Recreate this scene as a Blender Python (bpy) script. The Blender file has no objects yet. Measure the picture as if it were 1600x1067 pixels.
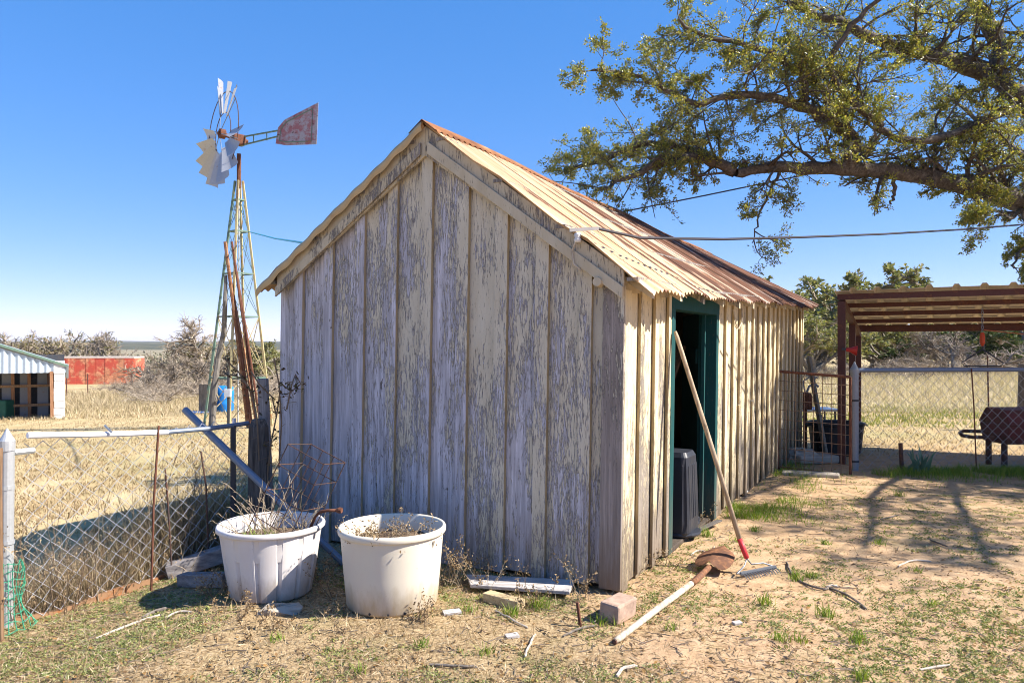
import bpy, math, random
import numpy as np
from mathutils import Vector, Matrix

scene = bpy.context.scene
C = scene.collection
R = math.radians
F = 1160.0            # focal length in photo pixels (1600 wide)
CAMH = 1.5

# ---------------------------------------------------------------- camera
cd = bpy.data.cameras.new('camera')
cam = bpy.data.objects.new('camera', cd); C.objects.link(cam)
cam.location = (0, 0, CAMH); cam.rotation_euler = (R(90), 0, 0)
cd.sensor_width = 36.0; cd.lens = F / 1600 * 36.0
cd.shift_y = 6.5 / 1600
cd.clip_start = 0.05; cd.clip_end = 12000
cd.dof.use_dof = True; cd.dof.focus_distance = 5.2; cd.dof.aperture_fstop = 6.3
scene.camera = cam

# ---------------------------------------------------------------- light
SUN_AZ = 99.0         # degrees clockwise from +Y (the view direction)
SUN_EL = 43.0
world = bpy.data.worlds.new('World'); scene.world = world; world.use_nodes = True
wn = world.node_tree; bg = wn.nodes['Background']
sky = wn.nodes.new('ShaderNodeTexSky'); sky.sky_type = 'NISHITA'
sky.sun_disc = False; sky.sun_elevation = R(SUN_EL); sky.sun_rotation = R(SUN_AZ)
sky.altitude = 2000; sky.air_density = 0.8; sky.dust_density = 0.0; sky.ozone_density = 2.0
gm = wn.nodes.new('ShaderNodeGamma'); gm.inputs[1].default_value = 0.45                    # softer contrast, as the camera's tone curve gives
hs_ = wn.nodes.new('ShaderNodeHueSaturation'); hs_.inputs['Saturation'].default_value = 2.1
wb = wn.nodes.new('ShaderNodeMix'); wb.data_type = 'RGBA'; wb.blend_type = 'MULTIPLY'; wb.inputs[0].default_value = 1; wb.inputs[7].default_value = (1, .83, 1.0, 1)   # white balance
wn.links.new(sky.outputs[0], gm.inputs[0]); wn.links.new(gm.outputs[0], hs_.inputs['Color']); wn.links.new(hs_.outputs[0], wb.inputs[6])
wn.links.new(wb.outputs[2], bg.inputs[0]); bg.inputs[1].default_value = 0.116
sl = bpy.data.lights.new('sun', 'SUN'); sl.energy = 2.5; sl.angle = R(0.53); sl.color = (1, 0.93, 0.82)
so = bpy.data.objects.new('sun', sl); C.objects.link(so)
a_, e_ = R(SUN_AZ), R(SUN_EL)
sdir = Vector((math.sin(a_) * math.cos(e_), math.cos(a_) * math.cos(e_), math.sin(e_)))
so.rotation_euler = sdir.to_track_quat('Z', 'Y').to_euler(); so.location = (20, 0, 20)
vs = scene.view_settings
vs.view_transform = 'Standard'; vs.look = 'None'; vs.gamma = 1.0; vs.use_curve_mapping = False
vs.exposure = 2.25
scene.cycles.use_denoising = True
scene.cycles.pixel_filter_type = 'BLACKMAN_HARRIS'; scene.cycles.filter_width = 1.0
scene.cycles.max_bounces = 6; scene.cycles.transparent_max_bounces = 8

# ---------------------------------------------------------------- terrain and projection
def sstep(a, b, v):
    t = np.clip((v - a) / (b - a), 0, 1); return t * t * (3 - 2 * t)
FA = np.array([-2.87, 4.22]); FB = np.array([-1.95, 5.5])       # the left fence line
fd = (FB - FA) / np.linalg.norm(FB - FA); fnrm = np.array([-fd[1], fd[0]])
def gz(x, y):
    x = np.asarray(x, float); y = np.asarray(y, float)
    L = sstep(0.0, -5.0, x)
    z = L * (-0.03 * np.clip(y - 6, 0, 150) - 0.03 * np.clip(-x - 6, 0, 12))
    # bank behind the fence: the yard is held up by a steel edging
    s = (x - FA[0]) * fd[0] + (y - FA[1]) * fd[1]
    d = (x - FA[0]) * fnrm[0] + (y - FA[1]) * fnrm[1]
    z = z - 0.30 * sstep(0.03, 0.12, d) * (1 - sstep(0.9, 3.0, d)) * (1 - sstep(0.75, 1.15, s)) * sstep(-3.5, -1.5, s)
    z = z - 0.10 * sstep(-1.5, -2.7, x) * (1 - sstep(5.5, 9, y)) * sstep(-2, 1, y)
    near = 1 - sstep(12, 25, np.hypot(x, y))
    z = z + near * (0.010 * np.sin(x * 3.1 + 1.3 * np.sin(y * 2.3)) * np.sin(y * 2.7 + x) + 0.006 * np.sin(x * 9 + y * 5) * np.sin(y * 8 - x * 4))
    return z
def g1(x, y): return float(gz(x, y))
def P(px, py, d): return Vector(((px - 800) / F * d, d, CAMH + (540 - py) / F * d))
def G(px, py):
    z = 0.0
    for _ in range(30):
        d = F * (CAMH - z) / (py - 540); z = 0.5 * z + 0.5 * g1((px - 800) / F * d, d)
    return Vector(((px - 800) / F * d, d, z))
def GX(px, d): x = (px - 800) / F * d; return Vector((x, d, g1(x, d)))

# ---------------------------------------------------------------- objects
def tag(o, label=None, cat=None, group=None, kind=None):
    if label: o['label'] = label
    if cat: o['category'] = cat
    if group: o['group'] = group
    if kind: o['kind'] = kind
    return o
def thing(name, label, cat, loc=(0, 0, 0), rotz=0.0, group=None):
    o = bpy.data.objects.new(name, None); C.objects.link(o)
    o.location = loc; o.rotation_euler = (0, 0, rotz); o.empty_display_size = 0.1
    return tag(o, label, cat, group)
def link_mesh(name, me, mat, parent=None, loc=(0, 0, 0)):
    if mat is not None: me.materials.append(mat)
    o = bpy.data.objects.new(name, me); C.objects.link(o); o.location = loc
    if parent is not None: o.parent = parent
    return o
def copy_tree(o, parent=None):
    c = o.copy(); C.objects.link(c); c.parent = parent
    for ch in o.children: copy_tree(ch, c)
    return c

class MB:
    """collects shapes; build() links them as ONE mesh object"""
    def __init__(s, off=(0, 0, 0)): s.v = []; s.f = []; s.o = Vector(off); s.fn = None
    def add(s, vs_, fs_):
        n = len(s.v); s.v += [tuple(Vector(v) - s.o) for v in vs_]
        s.f += [tuple(i + n for i in f) for f in fs_]; return s
    def box(s, c, dx, dy, dz, M=None):
        c = Vector(c); q = []
        for k in (-1, 1):
            for j in (-1, 1):
                for i in (-1, 1):
                    w = Vector((i * dx / 2, j * dy / 2, k * dz / 2))
                    q.append(c + (M @ w if M else w))
        return s.add(q, [(0, 2, 3, 1), (4, 5, 7, 6), (0, 1, 5, 4), (1, 3, 7, 5), (3, 2, 6, 7), (2, 0, 4, 6)])
    def bar(s, a, b, w, h, up=(0, 0, 1), taper=1.0):
        a, b = Vector(a), Vector(b); d = (b - a).normalized(); up = Vector(up)
        if abs(d.dot(up)) > 0.98: up = Vector((0, 1, 0))
        r = d.cross(up).normalized(); u = r.cross(d)
        q = []
        for p, t in ((a, 1), (b, taper)):
            for i, j in ((-1, -1), (1, -1), (1, 1), (-1, 1)): q.append(p + r * (i * w / 2 * t) + u * (j * h / 2 * t))
        return s.add(q, [(0, 1, 2, 3), (7, 6, 5, 4), (0, 4, 5, 1), (1, 5, 6, 2), (2, 6, 7, 3), (3, 7, 4, 0)])
    def tube(s, pts, r, n=6, cap=True):
        pts = [Vector(p) for p in pts]; m = len(pts)
        rs = r if isinstance(r, (list, tuple)) else [r] * m
        q = []; fs = []; pu = None
        for i, p in enumerate(pts):
            d = (pts[min(i + 1, m - 1)] - pts[max(i - 1, 0)])
            if d.length < 1e-9: d = Vector((0, 0, 1))
            d.normalize()
            if pu is None: pu = d.orthogonal().normalized()
            pu = (pu - d * pu.dot(d))
            if pu.length < 1e-5: pu = d.orthogonal()
            pu.normalize(); w = d.cross(pu)
            for k in range(n):
                a = 2 * math.pi * k / n; q.append(p + (pu * math.cos(a) + w * math.sin(a)) * rs[i])
        for i in range(m - 1):
            for k in range(n):
                k2 = (k + 1) % n; fs.append((i * n + k, i * n + k2, (i + 1) * n + k2, (i + 1) * n + k))
        if cap: fs.append(tuple(range(n - 1, -1, -1))); fs.append(tuple((m - 1) * n + k for k in range(n)))
        return s.add(q, fs)
    def prism(s, poly, ax, thick):
        """poly: list of 3D points (planar), extruded by vector ax*thick"""
        p = [Vector(v) for v in poly]; e = Vector(ax) * thick; n = len(p)
        return s.add(p + [v + e for v in p], [tuple(range(n - 1, -1, -1)), tuple(range(n, 2 * n))] + [(i, (i + 1) % n, (i + 1) % n + n, i + n) for i in range(n)])
    def lathe(s, c, prof, n=24, mod=None):
        c = Vector(c); q = []; fs = []; m = len(prof)
        for i, (r, z) in enumerate(prof):
            for k in range(n):
                a = 2 * math.pi * k / n; rr = r * (mod(a, i) if mod else 1)
                q.append(c + Vector((rr * math.cos(a), rr * math.sin(a), z)))
        for i in range(m - 1):
            for k in range(n):
                k2 = (k + 1) % n; fs.append((i * n + k, i * n + k2, (i + 1) * n + k2, (i + 1) * n + k))
        return s.add(q, fs)
    def build(s, name, mat, parent=None, loc=None, smooth=False, bevel=0.0):
        me = bpy.data.meshes.new(name)
        vv = s.v
        if s.fn: vv = [s.fn(v) for v in vv]
        if loc is not None: vv = [(v[0] - loc[0], v[1] - loc[1], v[2] - loc[2]) for v in vv]
        me.from_pydata(vv, [], s.f); me.update()
        if smooth: me.polygons.foreach_set('use_smooth', [True] * len(me.polygons))
        o = link_mesh(name, me, mat, parent, loc if loc is not None else (0, 0, 0))
        if bevel:
            m = o.modifiers.new('bevel', 'BEVEL'); m.width = bevel; m.segments = 2; m.limit_method = 'ANGLE'
        return o

def np_mesh(name, verts, tris, mat, parent=None, loc=(0, 0, 0)):
    """fast mesh of triangles from numpy arrays"""
    me = bpy.data.meshes.new(name); nv = len(verts); nf = len(tris)
    me.vertices.add(nv); me.vertices.foreach_set('co', (verts - np.array(loc)).astype(np.float32).ravel())
    me.loops.add(nf * 3); me.loops.foreach_set('vertex_index', tris.astype(np.int32).ravel())
    me.polygons.add(nf); me.polygons.foreach_set('loop_start', np.arange(0, nf * 3, 3, dtype=np.int32))
    me.polygons.foreach_set('loop_total', np.full(nf, 3, dtype=np.int32))
    me.update(); me.validate()
    return link_mesh(name, me, mat, parent, loc)
def leaf_arrays(pos, dr, ln, wd, rng, roll=None):
    """one folded two-triangle leaf per row"""
    n = len(pos); d = dr / np.maximum(np.linalg.norm(dr, axis=1, keepdims=True), 1e-6)
    rv = rng.normal(size=(n, 3)) if roll is None else roll
    s = np.cross(d, rv); s /= np.maximum(np.linalg.norm(s, axis=1, keepdims=True), 1e-6)
    u = np.cross(s, d)
    mid = pos + d * (ln * 0.5)[:, None]
    v = np.stack([pos, mid + s * (wd * .5)[:, None] + u * (wd * .18)[:, None], pos + d * ln[:, None], mid - s * (wd * .5)[:, None] + u * (wd * .18)[:, None]], 1).reshape(-1, 3)
    b = np.arange(n)[:, None] * 4
    t = np.concatenate([b + np.array([[0, 1, 2]]), b + np.array([[0, 2, 3]])], 1).reshape(-1, 3)
    return v, t
def blade_arrays(pos, h, w, rng, lean=0.4, flat=False):
    n = len(pos); a = rng.uniform(0, 6.283, n); b = rng.uniform(0, 6.283, n)
    sd = np.stack([np.cos(a), np.sin(a), np.zeros(n)], 1) * (w * .5)[:, None]
    ld = np.stack([np.cos(b), np.sin(b), np.zeros(n)], 1)
    ll = (h * lean * rng.uniform(.2, 1.5, n))[:, None]
    up = np.zeros((n, 3)); up[:, 2] = h
    m = pos + up * .55 + ld * ll * .3; tp = pos + up * (0.85 if lean > 1 else 1) + ld * ll
    v = np.stack([pos - sd, pos + sd, m - sd * .8, m + sd * .8, tp], 1).reshape(-1, 3)
    k = np.arange(n)[:, None] * 5
    t = np.concatenate([k + np.array([[0, 1, 3]]), k + np.array([[0, 3, 2]]), k + np.array([[2, 3, 4]])], 1).reshape(-1, 3)
    return v, t
class ARR:
    def __init__(s): s.v = []; s.t = []; s.n = 0
    def add(s, v, t): s.v.append(v); s.t.append(t + s.n); s.n += len(v)
    def build(s, name, mat, parent=None, loc=(0, 0, 0)):
        return np_mesh(name, np.concatenate(s.v), np.concatenate(s.t), mat, parent, loc)

# ---------------------------------------------------------------- materials
class N:
    def __init__(s, name):
        s.m = bpy.data.materials.new(name); s.m.use_nodes = True; s.t = s.m.node_tree
        s.b = s.t.nodes['Principled BSDF']; s.L = s.t.links
    def n(s, t): return s.t.nodes.new(t)
    def put(s, sock, v):
        if hasattr(v, 'is_output'): s.L.new(v, sock)
        elif v is not None:
            if isinstance(v, (tuple, list)) and len(v) == 3 and sock.type == 'RGBA': v = (*v, 1)
            sock.default_value = v
    def co(s, kind='Object'): return s.n('ShaderNodeTexCoord').outputs[kind]
    def pos(s): return s.n('ShaderNodeNewGeometry').outputs['Position']
    def island(s): return s.n('ShaderNodeNewGeometry').outputs['Random Per Island']
    def rnd(s): return s.n('ShaderNodeObjectInfo').outputs['Random']
    def vm(s, op, a, b=None):
        k = s.n('ShaderNodeVectorMath'); k.operation = op; s.put(k.inputs[0], a)
        if b is not None: s.put(k.inputs[1], b)
        return k.outputs[0]
    def ma(s, op, a, b=None, cl=False):
        k = s.n('ShaderNodeMath'); k.operation = op; k.use_clamp = cl; s.put(k.inputs[0], a)
        if b is not None: s.put(k.inputs[1], b)
        return k.outputs[0]
    def noise(s, vec, scale=5, det=4, rough=.55, dist=0):
        k = s.n('ShaderNodeTexNoise'); s.put(k.inputs['Vector'], vec); k.inputs['Scale'].default_value = scale
        k.inputs['Detail'].default_value = det; k.inputs['Roughness'].default_value = rough; k.inputs['Distortion'].default_value = dist
        return k.outputs[0]
    def ramp(s, f, *st, interp='LINEAR'):
        k = s.n('ShaderNodeValToRGB'); k.color_ramp.interpolation = interp; e = k.color_ramp.elements
        while len(e) < len(st): e.new(.5)
        for i, (p, c) in enumerate(st):
            e[i].position = p
            if not isinstance(c, (tuple, list)): c = (c, c, c)
            e[i].color = (*c, 1)
        s.put(k.inputs[0], f); return k.outputs[0]
    def mix(s, f, a, b, mode='MIX'):
        k = s.n('ShaderNodeMix'); k.data_type = 'RGBA'; k.blend_type = mode
        s.put(k.inputs[0], f); s.put(k.inputs[6], a); s.put(k.inputs[7], b); return k.outputs[2]
    def sep(s, v): k = s.n('ShaderNodeSeparateXYZ'); s.put(k.inputs[0], v); return k.outputs
    def mr(s, v, a, b, c=0, d=1):
        k = s.n('ShaderNodeMapRange'); s.put(k.inputs[0], v)
        for i, x in enumerate((a, b, c, d)): k.inputs[i + 1].default_value = x
        return k.outputs[0]
    def bump(s, h, st=.3, dist=.01, nrm=None):
        k = s.n('ShaderNodeBump'); k.inputs['Strength'].default_value = st; k.inputs['Distance'].default_value = dist
        s.put(k.inputs['Height'], h)
        if nrm is not None: s.put(k.inputs['Normal'], nrm)
        return k.outputs[0]
    def out(s, col=None, rough=None, metal=None, nrm=None, spec=None):
        if col is not None: s.put(s.b.inputs['Base Color'], col)
        if rough is not None: s.put(s.b.inputs['Roughness'], rough)
        if metal is not None: s.put(s.b.inputs['Metallic'], metal)
        if nrm is not None: s.put(s.b.inputs['Normal'], nrm)
        if spec is not None: s.put(s.b.inputs['Specular IOR Level'], spec)
        return s.m

def m_peel(name, bias=0.0, gx=0.0, gz_=0.0, paint=(.60, .545, .43), wood=(.30, .28, .30), dirt=0.0, edge_ax=None):
    """old cream paint peeling off grey weathered boards; gx, gz_ let the wear vary over the wall"""
    k = N(name); c = k.co(); xyz = k.sep(c)
    rv = k.n('ShaderNodeCombineXYZ'); r = k.rnd()
    for i, s_ in enumerate((17.3, 29.1, 41.7)): k.L.new(k.ma('MULTIPLY', r, s_), rv.inputs[i])
    cv = k.vm('ADD', c, rv.outputs[0])
    big = k.noise(k.vm('MULTIPLY', cv, (4.0, 4.0, 1.0)), 1.7, 3, .55)
    mid = k.noise(k.vm('MULTIPLY', cv, (15, 15, 1.9)), 5.0, 8, .76, .5)
    fine = k.noise(k.vm('MULTIPLY', cv, (80, 80, 6)), 2.2, 5, .75)
    t = k.ma('ADD', k.ma('MULTIPLY', big, .34), k.ma('ADD', k.ma('MULTIPLY', mid, .47), k.ma('MULTIPLY', fine, .28)))
    b = k.ma('ADD', k.ma('MULTIPLY', k.ma('ADD', xyz[0], 1.45), gx), k.ma('MULTIPLY', k.ma('SUBTRACT', xyz[2], 1.3), gz_))
    t = k.ma('ADD', t, k.ma('ADD', k.ma('ADD', b, k.mr(r, 0, 1, -.035, .035)), bias))
    mask = k.ramp(t, (.525, 0), (.545, 1))
    edge = k.ramp(t, (.503, 0), (.522, 1), (.528, 1), (.545, 0))
    grain = k.noise(k.vm('MULTIPLY', cv, (90, 90, 1.8)), 1.5, 5, .72)
    g2 = k.noise(k.vm('MULTIPLY', cv, (16, 16, .8)), 2.0, 4, .6)
    w = tuple(wood)
    wc = k.ramp(grain, (.22, tuple(x * .25 for x in w)), (.42, tuple(x * .78 for x in w)), (.56, w), (.72, tuple(min(1, x * 1.35) for x in w)))
    wc = k.mix(k.ramp(g2, (.36, .8), (.60, 0)), wc, tuple(x * .48 for x in w), 'MIX')
    wc = k.mix(.18, wc, k.ramp(g2, (.2, (.22, .18, .15)), (.8, w)))
    stain = k.noise(k.vm('MULTIPLY', cv, (6, 6, 1.2)), 2.2, 5, .6)
    pc = k.mix(k.ramp(stain, (.35, 0), (.8, .6)), paint, (paint[0] * .72, paint[1] * .66, paint[2] * .56))
    crack = k.ramp(k.noise(k.vm('MULTIPLY', cv, (55, 55, 9)), 2.2, 3, .6, .6), (.30, 1), (.37, 0))
    pc = k.mix(k.ma('MULTIPLY', crack, .75), pc, (.10, .085, .07))
    knot = k.ramp(k.noise(k.vm('MULTIPLY', cv, (9, 9, 4)), 2.6, 2, .5), (.715, 0), (.76, .85)); wc = k.mix(knot, wc, (.085, .062, .05))
    col = k.mix(mask, wc, pc)
    col = k.mix(k.ma('MULTIPLY', edge, .72), col, (.07, .06, .055))
    if edge_ax is not None:      # the sheltered edges of the boards keep their old tan coat
        nn_ = k.sep(k.co('Normal'))[edge_ax]; col = k.mix(k.ramp(k.ma('ABSOLUTE', nn_), (.6, 0), (.8, .85)), col, (.40, .29, .14))
    if dirt:
        dn = k.noise(k.vm('MULTIPLY', cv, (14, 14, 2)), 2, 4)
        df = k.ma('MULTIPLY', k.ramp(k.ma('ADD', k.ma('MULTIPLY', dn, .55), k.mr(xyz[2], .0, .75, .5, 0)), (.42, 0), (.75, 1)), dirt)
        col = k.mix(df, col, (.16, .115, .075))
    h = k.ma('ADD', k.ma('MULTIPLY', mask, .8), k.ma('MULTIPLY', grain, .7))
    h = k.ma('SUBTRACT', h, k.ma('MULTIPLY', crack, .3))
    return k.out(col, .82, 0, k.bump(h, .75, .004), .25)
def m_wood(name, c1=(.22, .19, .165), c2=(.42, .38, .34), axis=(60, 60, 2.5), rough=.85):
    k = N(name); c = k.co('Object')
    g = k.noise(k.vm('MULTIPLY', c, axis), 1.3, 5, .7); g2 = k.noise(c, 6, 4)
    col = k.ramp(g, (.28, tuple(x * .35 for x in c1)), (.45, c1), (.7, c2))
    col = k.mix(k.ramp(g2, (.35, 0), (.75, .45)), col, tuple(x * .5 for x in c1))
    return k.out(col, rough, 0, k.bump(g, .6, .004), .25)
def m_metal(name, base, rust=.4, rcol=(.17, .065, .028), rough=.5, metal=.3, scale=9):
    k = N(name); c = k.co('Object')
    n1 = k.noise(c, scale, 6, .65); n2 = k.noise(c, scale * 5, 4, .6)
    f = k.ma('ADD', k.ma('MULTIPLY', n1, .75), k.ma('MULTIPLY', n2, .25))
    th = 1 - rust
    m_ = k.ramp(f, (max(0, .25 + th * .5 - .04), 0), (min(1, .25 + th * .5 + .04), 1))
    rc = k.ramp(n2, (.3, tuple(x * .5 for x in rcol)), (.7, tuple(min(1, x * 1.5) for x in rcol)))
    bc = k.mix(k.ramp(n2, (.3, .35), (.7, 0)), base, tuple(x * .6 for x in base))
    return k.out(k.mix(m_, bc, rc), k.mr(m_, 0, 1, rough, .9), k.mr(m_, 0, 1, metal, 0), k.bump(f, .25, .003), .4)
def m_plain(name, col, rough=.7, var=.25, scale=8, metal=0, bump=.15, spec=.3):
    k = N(name); c = k.co('Object'); n1 = k.noise(c, scale, 5, .6)
    cc = k.mix(k.ramp(n1, (.3, 1), (.7, 0)), col, tuple(x * (1 - var) for x in col))
    return k.out(cc, rough, metal, k.bump(n1, bump, .004), spec)
def m_leaf(name, cols, trans=.35, rough=.45, spec=.4):
    """colour differs from leaf to leaf; some light passes through"""
    k = N(name); n_ = len(cols)
    col = k.ramp(k.island(), *[((i + .0) / n_, c) for i, c in enumerate(cols)], interp='CONSTANT')
    if trans:
        k.out(col, rough, 0, None, spec)
        tr = k.n('ShaderNodeBsdfTranslucent'); k.put(tr.inputs[0], k.mix(1.0, col, (1.25, 1.3, .6), 'MULTIPLY'))
        mx = k.n('ShaderNodeMixShader'); mx.inputs[0].default_value = trans
        k.L.new(k.b.outputs[0], mx.inputs[1]); k.L.new(tr.outputs[0], mx.inputs[2])
        k.L.new(mx.outputs[0], k.t.nodes['Material Output'].inputs['Surface']); return k.m
    return k.out(col, rough, 0, None, spec)
# ================================================================ GROUND
def ground_material():
    k = N('ground_soil'); p = k.pos(); s = k.sep(p)
    n1 = k.noise(p, .9, 5, .6); n2 = k.noise(p, 7, 6, .65); n3 = k.noise(p, 60, 4, .7); n4 = k.noise(p, .25, 4, .6)
    dirt = k.ramp(n2, (.28, (.35, .225, .128)), (.5, (.46, .31, .185)), (.72, (.56, .40, .255)))
    dirt = k.mix(k.ramp(n3, (.3, .55), (.55, 0)), dirt, (.24, .155, .09))
    litter = k.ramp(n3, (.3, (.15, .10, .055)), (.5, (.33, .235, .13)), (.72, (.50, .39, .24)))
    lf = k.ma('ADD', k.mr(s[0], -.2, 1.6, .75, .0), k.ma('MULTIPLY', k.ma('SUBTRACT', n1, .5), 1.6))
    yard = k.mix(k.ramp(lf, (.25, 0), (.6, 1)), dirt, litter)
    gr = k.ramp(k.noise(p, 2.2, 5, .65), (.52, 0), (.68, 1))
    yard = k.mix(k.ma('MULTIPLY', gr, .30), yard, (.19, .19, .075))
    fz = k.noise(k.vm('MULTIPLY', p, (1, .35, 1)), 1.6, 5, .6)
    fld = k.ramp(fz, (.25, (.36, .265, .13)), (.5, (.50, .38, .20)), (.75, (.60, .48, .29)))
    fld = k.mix(k.ramp(n4, (.5, 0), (.66, .55)), fld, (.27, .26, .10))
    fld = k.mix(k.ramp(k.noise(p, 30, 4, .7), (.35, .5), (.6, 0)), fld, (.22, .17, .09))
    far = k.ramp(k.noise(p, .02, 5, .6), (.35, (.19, .165, .10)), (.6, (.30, .25, .16)))
    fld = k.mix(k.mr(s[1], 70, 160), fld, far)
    # field starts at the fences
    d = k.ma('ADD', k.ma('MULTIPLY', k.ma('SUBTRACT', s[0], float(FA[0])), float(fnrm[0])), k.ma('MULTIPLY', k.ma('SUBTRACT', s[1], float(FA[1])), float(fnrm[1])))
    fm = k.ma('MAXIMUM', k.mr(d, .05, .6), k.mr(s[1], 9.2, 12.5))
    col = k.mix(fm, yard, fld)
    h = k.ma('ADD', k.ma('MULTIPLY', n2, .6), k.ma('MULTIPLY', n3, .4))
    return k.out(col, .95, 0, k.bump(h, .8, .025), .1)
def build_ground():
    n = 470; u = np.linspace(-8.2, 8.2, n)
    xs = -0.8 + 2.2 * np.sinh(u); ys = 5.0 + 2.2 * np.sinh(u)
    X, Y = np.meshgrid(xs, ys); Z = gz(X, Y)
    v = np.stack([X, Y, Z], 2).reshape(-1, 3)
    i = np.arange(n - 1); a = (i[:, None] * n + i[None, :]).ravel()
    t = np.concatenate([np.stack([a, a + 1, a + n + 1], 1), np.stack([a, a + n + 1, a + n], 1)])
    o = np_mesh('ground', v, t, ground_material())
    o.data.polygons.foreach_set('use_smooth', [True] * len(o.data.polygons))
    tag(o, 'tan dirt yard and straw coloured fields running to the horizon', 'ground', kind='structure')
    rng = np.random.default_rng(3); mb = MB()
    for y0, hh, seed in ((1500, 7.0, 1), (2300, 16, 2), (3400, 30, 3)):
        nx = 160; xs = np.linspace(-5200, 5200, nx)
        r2 = np.random.default_rng(seed)
        prof = sum(np.sin(xs / L + r2.uniform(0, 6)) * A for L, A in ((900, .3), (330, .16), (120, .08), (45, .05))) + r2.normal(size=nx) * .02
        hz = -5 + (hh + 5) * (0.85 + .35 * prof)
        q = []; fs = []
        for i in range(nx):
            q += [(xs[i], y0 - 420, -6), (xs[i], y0 - 150, hz[i] * .55), (xs[i], y0, hz[i]), (xs[i], y0 + 500, -6)]
        for i in range(nx - 1):
            for j in range(3): fs.append((i * 4 + j, i * 4 + 4 + j, i * 4 + 5 + j, i * 4 + 1 + j))
        mb.add(q, fs)
    k = N('hill_scrub'); p = k.pos()
    m = k.out(k.ramp(k.noise(p, .03, 5, .65), (.35, (.045, .055, .035)), (.65, (.13, .12, .075))), 1.0, 0, None, 0)
    tag(mb.build('hills', m, smooth=True), 'low wooded hills on the horizon', 'hills', kind='structure')
build_ground()

# ================================================================ SHED
SH = Vector((0.654, 4.51, 0)); SHROT = -math.atan2(.4966, .869)
GW, SLN = 2.9, 6.83
shed = thing('wooden_shed', 'weathered board and batten shed with peeling cream paint and rusty tin roof', 'shed', SH, SHROT)
shed_label = True
LEAN = .015
def shear(v): return (v[0] + LEAN * .869 * v[2], v[1] + LEAN * .4966 * v[2], v[2])
def shw(x, y, z=0):   # shed coordinates -> world
    x, y, z = shear((x, y, z)); c, s = math.cos(SHROT), math.sin(SHROT)
    return Vector((SH.x + c * x - s * y, SH.y + s * x + c * y, z))
def SMB():
    m = MB(); m.fn = shear; return m
def lerp(a, b, t): return a + (b - a) * t
YF, YB = -.12, 7.12
def ridge_z(y): return lerp(3.038, 2.93, (y - YF) / (YB - YF)) + .012 * math.sin(y * 2.1)
def eave_r(y): return lerp(1.834, 2.055, max(0.0, (y - YF) / (YB - YF)) ** 1.3) + .012 * math.sin(y * 1.7 + 1) * min(1, y / 2 if y > 0 else 0)
def eave_l(y): return lerp(1.95, 2.03, (y - YF) / (YB - YF))
XR_, XL_, XM = .20, -GW - .15, -GW / 2
def roof_z(x, y):
    if x >= XM: return lerp(ridge_z(y), eave_r(y), (x - XM) / (XR_ - XM))
    return lerp(ridge_z(y), eave_l(y), (XM - x) / (XM - XL_))

M_gable = m_peel('peeling_paint_gable', edge_ax=0, bias=-.030, gx=.045, gz_=.030, dirt=.5, wood=(.60, .58, .63))
M_batten = m_peel('peeling_paint_batten', edge_ax=0, bias=-.03, gx=.045, gz_=.03, dirt=.4, wood=(.60, .58, .63))
M_corner = m_peel('bare_corner_board', bias=-.03, gz_=.10, dirt=.8, wood=(.34, .29, .26))
M_side = m_peel('worn_paint_side', edge_ax=1, bias=.035, gx=0, gz_=.06, dirt=.75, paint=(.70, .60, .40), wood=(.36, .31, .26))
M_trim = m_peel('worn_paint_trim', bias=.045, paint=(.54, .465, .335), wood=(.34, .30, .27))
M_teal = m_peel('teal_paint', bias=.13, paint=(.008, .066, .068), wood=(.12, .13, .12), dirt=.35)
M_inside = m_wood('dark_interior_wood', (.08, .062, .05), (.14, .11, .085))
M_oldwood = m_wood('grey_old_wood', (.20, .18, .165), (.40, .37, .34))
M_brownwood = m_wood('brown_wood', (.18, .105, .06), (.33, .21, .125))

def gable_board(xa, xb, y0, y1, name, mat, rng, zdrop=.07, parent=None, zb=None):
    zb = rng.uniform(.0, .035) if zb is None else zb
    n = 3; m = SMB(); top = []
    poly = [(xa, y0, zb + rng.uniform(-.01, .01)), (xb, y0, zb + rng.uniform(-.01, .01)), (xb, y0, roof_z(xb, 0) - zdrop)]
    if xa < XM < xb: poly.append((XM, y0, roof_z(XM, 0) - zdrop))
    poly.append((xa, y0, roof_z(xa, 0) - zdrop))
    m.prism(poly, (0, 1, 0), y1 - y0)
    return m.build(name, mat, parent, bevel=.003)

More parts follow.
